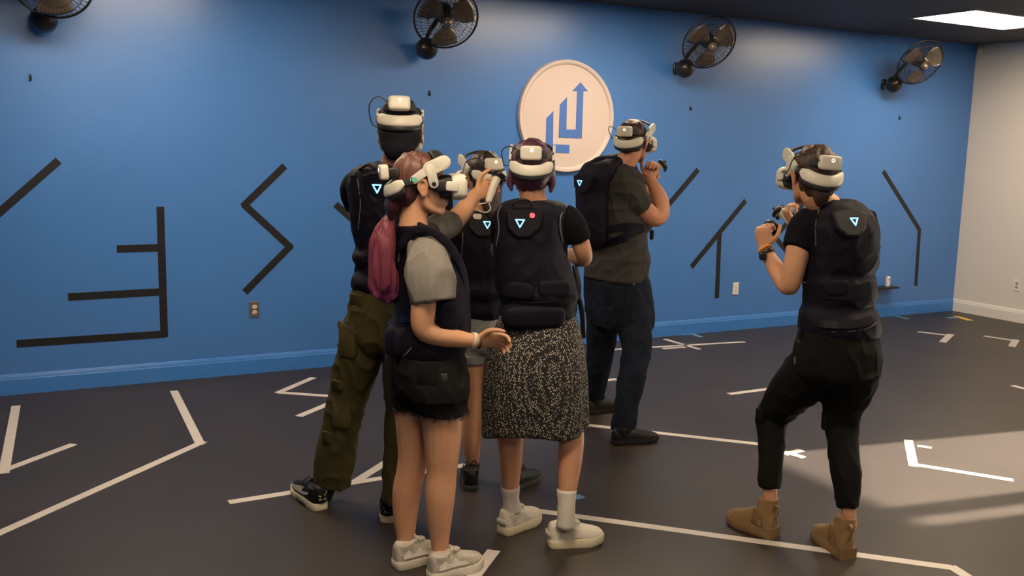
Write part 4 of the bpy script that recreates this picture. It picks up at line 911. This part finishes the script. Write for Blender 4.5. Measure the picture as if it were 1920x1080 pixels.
for k in (-1, 1): tube(vb, [hD.w(k*.072, -.015, .0), hD.w(k*.086, -.02, -.055), hD.w(k*.082, -.03, -.095)], [(.018, .03), (.016, .026), (.007, .012)], 12, 4, up=hD.ax[1])
finish_hair(vb, D, 'hair_pu', 51)
headset(hD, 'white and black headset on the purple-haired player in the dotted skirt')
vb = VB(); vb.loft(D.rings([(972, 1030, 378, .62, 0), (948, 1056, 390, .52, 0), (938, 1066, 408, .54, 0), (940, 1064, 460, .6, 0), (944, 1064, 540, .64, 0), (938, 1078, 590, .66, 0)]))
D.tube(vb, [(1054, 400, 0, 22), (1072, 414, 0, 25), (1082, 432, .005, 24), (1089, 450, .015, 22)], 18, 4, False); D.tube(vb, [(954, 400, 0, 22), (944, 414, .01, 24), (941, 432, .05, 22), (939, 450, .09, 21)], 18, 4, False)
me = remesh(vb, .0075, 3); wrinkle(me, 53, .004); link('t_shirt', me, 'tee_k', D.root)
vb = VB(); vb.loft(D.rings([(968, 1034, 374, .75, -.01), (944, 1060, 381, .66, -.015), (932, 1064, 394, .7, -.015), (928, 1058, 425, .74, -.015), (926, 1058, 460, .78, -.01), (924, 1070, 495, .78, 0), (926, 1080, 530, .76, 0), (932, 1084, 552, .8, 0), (938, 1080, 566, .76, 0), (936, 1080, 585, .74, 0), (944, 1072, 600, .7, 0)], n=40))
me = remesh(vb, .007, 2); wrinkle(me, 56, .0042, 26, (.5, .5, 1.5)); vD = link('vest', me, 'vest', D.root)
vest_fit(D, vD, (983, 418), (975, 417), 1.0, red=(998, 404))
vb = VB(); tube(vb, [D.p(962, 386, -.13), D.p(966, 378, -.135), D.p(980, 374, -.14), D.p(994, 378, -.135), D.p(998, 386, -.13)], [(.004, .008)]*5, 10, 4, up=FH); obj('carry_handle', vb, 'vest_pl', vD)
cord(D, vD, [(1062, 388), (1052, 403), (1050, 425), (1054, 450), (1064, 478)], 1.6); cord(D, vD, [(940, 386), (934, 402), (936, 430), (931, 460)], 1.4)
pouch(D, vD, 1001, 594, 122, 48, .045, 'lower_pouch')
pouch(D, vD, 970, 545, 66, 34, .013, 'waist_pad'); pouch(D, vD, 1040, 542, 62, 34, .013, 'waist_pad')
band(D, vD, [(934, 560), (970, 568), (1005, 570), (1045, 567), (1076, 558)], 10, 'waist_strap')
free_band(D, vD, [(1078, 500, .02), (1084, 530, .0), (1084, 560, -.01)], 9, 'vest_pl', .012, 'hanging_strap'); free_band(D, vD, [(1085, 556, .0), (1092, 590, .0), (1094, 630, .0)], 10, 'vest_pl', .014, 'hanging_strap')
# skirt: open cloth shell with folds that grow towards the hem
S = [(948, 1066, 556, .68, 0), (940, 1076, 580, .70, 0), (928, 1087, 615, .74, 0), (915, 1094, 650, .74, 0), (908, 1099, 690, .72, 0), (906, 1101, 740, .68, 0), (906, 1101, 785, .64, 0, -4), (908, 1100, 808, .62, 0, -7)]
rg = D.rings(S, n=120, pw=2.2); out = []
for i, r_ in enumerate(rg):
    t = i/(len(rg)-1); c = sum(r_, Vector())/len(r_); row = []
    for j, q in enumerate(r_):
        a = 2*math.pi*j/120; k = t**1.3*(.030*math.sin(6*a+.6+.5*t)+.020*math.sin(11*a+2)+.012*math.sin(17*a+4)); row.append(c+(q-c)*(1+k)+Z*(.012*t*math.sin(3*a+1)))
    out.append(row)
inner = [[q+(sum(r_, Vector())/len(r_)-q).normalized()*.006 for q in r_] for r_ in out[::-1]]
vb = VB(); vb.loft(out+inner, (False, False)); obj('dotted_skirt', vb, 'skirt', D.root)
for pts in ([(957, 912, .085, 18), (958, 935, .088, 16.5), (960, 960, .09, 16.5)], [(1063, 918, -.065, 19), (1062, 950, -.075, 17), (1059, 990, -.08, 17)]):
    vb = VB(); D.tube(vb, pts, 18, 5, False); me = vb.mesh(); displace(me, (Noise(57, 60, (.4, .4, 2)), .0012)); link('sock', me, 'sock_w', D.root)
shoe(D, (940, 1003), 42, .245, 'chunky', .098); shoe(D, (1027, 1024), 76, .245, 'chunky', .098)

# ------------------------------------------------------------------ B: front player with ponytail
B = Fig((-7.69, -3.47), 60, 'player with purple ponytail, grey t-shirt and black shorts in the front, pointing a controller')
hB = Head(B, 789, 347, 0, 78, 0, 0, .98)
vb = VB(); hB.skull(vb, B.p(775, 428, 0), .050, .92)
vb.loft(B.rings([(756, 806, 430, .6, 0), (760, 836, 455, .55, 0), (758, 846, 520, .6, 0), (752, 850, 590, .7, 0), (750, 850, 680, .68, 0), (760, 845, 715, .6, 0)]))
B.tube(vb, [(802, 490, -.12, 20), (798, 530, -.16, 24), (794, 575, -.18, 24), (793, 612, -.18, 22), (808, 625, -.17, 21), (845, 633, -.15, 18.5), (880, 638, -.12, 14), (893, 639, -.11, 12.5)])
B.tube(vb, [(815, 434, .10, 17), (836, 424, .2, 19), (852, 414, .27, 19.5), (868, 396, .34, 18), (885, 372, .41, 13.5), (894, 364, .43, 12)])
hand(vb, B.p(893, 639, -.11), RH+Z*.04+FH*.2, Z*.9-FH*.5, (28, 34, 25), 22, .96)
hand(vb, B.p(894, 364, .43), RH*.75+FH*.5+Z*.40, Z*.75-RH*.45, (62, 80, 55), 25, .98)
B.tube(vb, [(826, 700, -.02, 38), (828, 745, -.03, 43), (829, 800, -.04, 38), (829, 850, -.04, 33), (828, 885, -.04, 29), (825, 930, -.045, 28.5), (824, 975, -.045, 23.5), (825, 1020, -.045, 17), (826, 1050, -.045, 15)])
B.tube(vb, [(778, 700, .04, 34), (775, 745, .05, 38), (776, 800, .05, 34), (775, 850, .05, 29), (770, 885, .05, 27), (763, 920, .05, 27), (760, 965, .05, 23), (761, 1010, .045, 17), (763, 1040, .045, 15)])
link('body', remesh(vb, .005, 2), 'skin_b', B.root)
vb = VB(); hB.ell(vb, (0, -.014, .042), (.086, .099, .086), 28); hB.ell(vb, (0, -.058, -.020), (.078, .060, .072), 24)
tube(vb, [hB.w(0, -.095, -.04), hB.w(0, -.105, -.085), hB.w(0, -.110, -.112)], [(.05, .032), (.040, .03), (.02, .018)], 14, 4, up=hB.ax[1])
finish_hair(vb, B, 'hair_re', 61)
vb = VB(); B.tube(vb, [(735, 396, 0, 9), (733, 403, 0, 11)], 12, 2); obj('hair_tie', vb, 'black_pl', B.root)
vb = VB()
P_ = [(736, 402, -.0, 10), (727, 425, -.01, 17), (721, 455, -.02, 23), (717, 490, -.02, 25), (716, 520, -.02, 25), (719, 545, -.02, 19), (728, 562, -.02, 8)]
B.tube(vb, P_, 18, 4)
for dx, L_, o_ in ((-18, 558, -.04), (-8, 566, .0), (4, 572, -.03), (12, 566, .01)): B.tube(vb, [(716+dx*.6, 490, o_, 9), (716+dx, 530, o_, 8), (720+dx*.9, 550, o_, 5.5), (724+dx, L_, o_, 2)], 10, 4)
B.tube(vb, [(716, 500, -.02, 22), (706, 530, -.02, 18), (699, 548, -.02, 7)], 12, 4); B.tube(vb, [(724, 500, -.03, 18), (735, 530, -.03, 13), (738, 556, -.03, 5)], 12, 4)
me = remesh(vb, .005, 2); displace(me, (Noise(63, 170, (1, 1, .10)), .004), (Noise(65, 260, (1, 1, .12)), .0018), (Noise(64, 45, (1, 1, .35)), .006)); link('ponytail', me, 'ponytail', B.root)
headset(hB, 'white and black headset in side view on the player with the purple ponytail')
controller(B.p(924, 353, .41), Z+RH*.20+FH*.1, RH*.5+FH*.7, 'white controller with black top raised by the ponytail player')
vb = VB(); vb.loft(B.rings([(756, 800, 424, .75, 0), (748, 820, 434, .62, 0), (744, 846, 456, .62, 0), (746, 856, 500, .7, 0), (750, 858, 560, .72, 0), (742, 862, 620, .74, 0), (738, 864, 662, .76, 0)], n=32))
B.tube(vb, [(796, 466, -.09, 30), (801, 488, -.125, 42), (804, 512, -.145, 48), (808, 540, -.16, 46), (812, 566, -.17, 42)], 20, 4, False)
B.tube(vb, [(806, 436, .06, 22), (822, 428, .14, 27), (838, 421, .20, 26), (846, 416, .225, 25)], 18, 4, False)
me = remesh(vb, .007, 3); wrinkle(me, 65, .006, 20, (1, 1, .45)); displace(me, (Noise(91, 46, (1, 1, .22)), .0042, 'ridge')); link('t_shirt', me, 'tee_g', B.root)
# vest: back and front shells joined over the shoulder, open at the arm
vb = VB(); vb.loft(B.rings([(745, 806, 421, .8, 0), (741, 820, 430, .7, .0), (738, 842, 450, .66, .02), (736, 862, 480, .66, .03), (736, 872, 510, .68, .03), (738, 879, 545, .72, .02), (738, 881, 580, .74, 0), (730, 881, 610, .78, 0), (721, 878, 632, .80, 0), (720, 872, 652, .80, 0), (726, 866, 664, .76, 0)], n=40))
me = remesh(vb, .007, 2); wrinkle(me, 67, .0032); vB_ = link('vest', me, 'vest', B.root)
free_band(B, vB_, [(752, 462, -.07), (768, 440, -.09), (790, 430, -.11), (820, 440, -.125), (848, 468, -.11), (868, 508, -.08), (876, 550, -.06)], 17, 'vest', .005, 'armhole_band')
pouch(B, vB_, 742, 640, 48, 62, .05, 'hip_pouch'); pouch(B, vB_, 840, 590, 46, 62, .03, 'front_pad')
band(B, vB_, [(730, 606), (770, 598), (820, 596), (868, 604)], 12, 'waist_strap')
cord(B, vB_, [(724, 660), (736, 672), (756, 668), (772, 652)], 1.2)
vb = VB(); B.tube(vb, [(786, 420, -.05, 4), (796, 428, -.06, 7), (808, 436, -.06, 6)], 10, 4); obj('collar_flap', vb, 'vest', vB_)
P = B.p(846, 592, -.15); vb = VB(); sq(vb, P, (RH, FH, Z), (.014, .014, .035), .4); obj('buckle', vb, 'vest_pipe', vB_)
vb = VB(); vb.loft(B.rings([(726, 866, 648, .76, 0), (723, 874, 680, .78, 0), (728, 879, 712, .78, 0), (738, 878, 738, .76, 0)], n=32))
B.tube(vb, [(776, 715, .05, 47), (774, 740, .055, 45), (775, 762, .055, 42)], 20, 3, False); B.tube(vb, [(826, 715, -.03, 53), (829, 745, -.035, 51), (829, 772, -.035, 50)], 20, 3, False)
me = remesh(vb, .0065, 2); wrinkle(me, 69, .005, 24); sB = link('black_shorts', me, 'black_den', B.root)
vb = VB(); rnd_ = random.Random(5)
for cx, cy, off, rp in ((775, 762, .055, 43), (829, 771, -.035, 51)):
    c = B.p(cx, cy, off); m = mpp(c)
    for k in range(110):
        a = rnd_.uniform(0, 6.283); q = c+(RH*math.cos(a)+FH*math.sin(a))*rp*m*rnd_.uniform(.94, 1.0)
        L_ = rnd_.uniform(.006, .022); dx = RH*rnd_.uniform(-.006, .006)
        tube(vb, [q+Z*.008, q+dx*.5-Z*L_*.5, q+dx-Z*L_], [.0016, .0014, .0006], 4, 1, rnd=False)
fr = obj('frayed_hem', vb, 'fray', sB); fr['kind'] = 'stuff'
flap(sB, 800, 700, 40, 44, .006, 'back_pocket', 'black_den'); flap(sB, 833, 708, 14, 16, .004, 'patch_label', 'fray')
# wristbands
def wristband(fig, a, b, rpx, half, material, name):
    vb = VB(); A_ = fig.p(*a); B_ = fig.p(*b); d = (B_-A_).normalized(); c = (A_+B_)/2; r = rpx*mpp(c); u = d.orthogonal().normalized(); v = d.cross(u); rings = []
    for i in range(25):
        t = 2*math.pi*i/24; q = u*math.cos(t)+v*math.sin(t); rings.append([c+q*r-d*half, c+q*(r+.004)-d*half*.8, c+q*(r+.005), c+q*(r+.004)+d*half*.8, c+q*r+d*half, c+q*(r-.004)])
    vb.loft(rings, (False, False)); return obj(name, vb, material, fig.root)
wristband(B, (884, 638, -.118), (892, 639, -.112), 13.2, .010, 'cream', 'scrunchie'); wristband(B, (896, 639, -.108), (900, 639, -.105), 13.2, .0035, 'bead', 'bracelet')
shoe(B, (738, 1066), 56, .245, 'trainer', .095); shoe(B, (804, 1088), 54, .245, 'trainer', .095)

# ------------------------------------------------------------------ F: crouching player at right
Fp = Fig((-6.15, -3.92), -26, 'crouching player in black with tan ankle boots holding two controllers at right')
hF = Head(Fp, 1524, 331, 0, -8, -5, 4)
vb = VB(); hF.skull(vb, Fp.p(1552, 388, -.02), .052, .92)
vb.loft(Fp.rings([(1536, 1592, 388, .55, 0), (1526, 1618, 410, .5, 0), (1526, 1628, 480, .58, 0), (1518, 1630, 560, .62, 0), (1525, 1625, 640, .6, 0), (1535, 1620, 680, .55, 0)]))
Fp.tube(vb, [(1518, 412, .02, 26), (1502, 450, .0, 24), (1492, 490, -.02, 21.5), (1484, 524, -.02, 19.5), (1478, 536, .0, 18.5), (1464, 518, .05, 17.5), (1446, 488, .11, 14), (1434, 468, .14, 11.5)])
Fp.tube(vb, [(1604, 415, .06, 18), (1606, 470, .16, 17), (1590, 500, .30, 18), (1540, 465, .42, 15), (1500, 430, .48, 11.5), (1490, 424, .49, 10.5)])
hand(vb, Fp.p(1434, 466, .14), Z-RH*.15+FH*.1, RH*.6-FH*.5, (45, 60, 45), 30, .95)
hand(vb, Fp.p(1490, 424, .49), Z*.8-RH*.55, RH*.1-FH*.9, (50, 60, 45), 30, .95)
Fp.tube(vb, [(1540, 690, .0, 30), (1480, 742, .15, 24), (1452, 780, .21, 18), (1447, 830, .16, 17), (1443, 905, .085, 14), (1446, 945, .07, 13)])
Fp.tube(vb, [(1598, 690, -.03, 32), (1579, 765, .03, 22), (1578, 800, .03, 18), (1583, 880, -.06, 17), (1590, 950, -.11, 13.5), (1594, 985, -.11, 13)])
link('body', remesh(vb, .0055, 2), 'skin', Fp.root)
vb = VB(); hF.ell(vb, (0, -.014, .042), (.083, .102, .088), 28); hF.ell(vb, (0, -.050, -.020), (.076, .060, .075), 24)
tube(vb, [hF.w(0, -.08, -.02), hF.w(0, -.09, -.07), hF.w(.01, -.085, -.105)], [(.05, .03), (.04, .026), (.024, .016)], 14, 4, up=hF.ax[1])
finish_hair(vb, Fp, 'hair_br', 71)
headset(hF, 'white and black headset on the crouching player in tan boots')
controller(Fp.p(1436, 440, .20), Z*.8+FH*.5+RH*.35, RH*.6+FH*.6, 'dark controller in the nearer raised hand of the crouching player', False)
controller(Fp.p(1477, 412, .53), Z*.8-RH*.5+FH*.2, -RH*.5+FH*.8, 'dark controller in the farther raised hand of the crouching player', False)
vb = VB(); vb.loft(Fp.rings([(1534, 1596, 376, .7, 0), (1516, 1622, 392, .55, 0), (1510, 1636, 412, .55, 0), (1514, 1640, 470, .62, 0), (1512, 1638, 560, .66, 0), (1506, 1644, 622, .7, 0)]))
Fp.tube(vb, [(1528, 408, .02, 30), (1512, 428, .01, 33), (1502, 448, .0, 30), (1493, 468, -.015, 27)], 18, 4, False); Fp.tube(vb, [(1616, 404, .03, 26), (1624, 440, .06, 26), (1622, 470, .12, 24)], 18, 4, False)
me = remesh(vb, .0075, 3); wrinkle(me, 73, .004); link('t_shirt', me, 'tee_k', Fp.root)
vb = VB(); vb.loft(Fp.rings([(1540, 1606, 372, .8, -.01), (1528, 1624, 384, .7, -.02), (1520, 1640, 408, .72, -.02), (1516, 1648, 440, .76, -.02), (1514, 1648, 480, .78, -.01), (1510, 1645, 500, .76, 0), (1510, 1640, 512, .72, 0), (1504, 1644, 530, .78, 0), (1503, 1643, 556, .78, 0), (1504, 1638, 570, .72, 0), (1498, 1648, 590, .78, 0), (1496, 1651, 612, .8, 0), (1500, 1648, 628, .76, 0)], n=40))
me = remesh(vb, .007, 2); wrinkle(me, 76, .0048, 26, (.5, .5, 1.5)); vF = link('vest', me, 'vest', Fp.root)
vest_fit(Fp, vF, (1594, 420), (1602, 414), 1.0)
band(Fp, vF, [(1508, 540), (1550, 548), (1600, 548), (1630, 541)], 26, 'waist_strap'); band(Fp, vF, [(1502, 600), (1550, 608), (1600, 608), (1634, 600)], 14, 'waist_strap')
pouch(Fp, vF, 1572, 540, 44, 34, .018, 'waist_pad'); cord(Fp, vF, [(1560, 622), (1600, 621), (1630, 614), (1642, 605)], 1.0)
cord(Fp, vF, [(1536, 392), (1530, 420), (1530, 460)], 1.2)
free_band(Fp, vF, [(1502, 600, -.03), (1500, 640, -.035), (1497, 672, -.03)], 12, 'vest_pl', .006, 'hanging_strap')
P = Fp.p(1497, 676, -.035); vb = VB(); sq(vb, P, (RH, FH, Z), (.018, .008, .018), .4); obj('buckle', vb, 'vest_pipe', vF)
vb = VB(); vb.loft(Fp.rings([(1500, 1646, 612, .74, 0), (1492, 1651, 645, .78, 0), (1489, 1652, 675, .78, 0), (1490, 1650, 698, .76, 0), (1510, 1640, 716, .66, 0)], n=32))
Fp.tube(vb, [(1538, 680, .0, 52), (1506, 712, .08, 49), (1478, 742, .15, 42), (1455, 772, .21, 34), (1446, 795, .21, 28), (1447, 830, .16, 27), (1444, 875, .11, 23), (1442, 915, .08, 20.5)], 20, 4, False)
Fp.tube(vb, [(1598, 685, -.03, 52), (1590, 725, .0, 48), (1578, 765, .03, 37), (1577, 800, .03, 32), (1581, 840, -.02, 29), (1584, 884, -.06, 28), (1588, 930, -.10, 23), (1589, 952, -.11, 21.5)], 20, 4, False)
me = remesh(vb, .0075, 10); wrinkle(me, 78, .007, 22, (1, 1, .9)); tF = link('cargo_trousers', me, 'black_pant', Fp.root)
flap(tF, 1426, 780, 20, 26, .02, 'knee_flap', 'black_pant'); flap(tF, 1548, 790, 20, 34, .02, 'knee_flap', 'black_pant')
wristband(Fp, (1432, 463, .142), (1437, 471, .13), 12.5, .006, 'orange', 'wristband'); w_ = wristband(Fp, (1437, 471, .13), (1441, 478, .12), 13, .008, 'black_pl', 'watch')
c = Fp.p(1430, 480, .10); vb = VB(); sq(vb, c, (RH, FH, Z), (.014, .018, .018), .5); obj('watch_face', vb, 'black_pl', w_)
shoe(Fp, (1452, 1010), -40, .25, 'boot', .095, ankle=Fp.p(1444, 915, .08)); shoe(Fp, (1590, 1049), -14, .25, 'boot', .095, ankle=Fp.p(1589, 950, -.11))
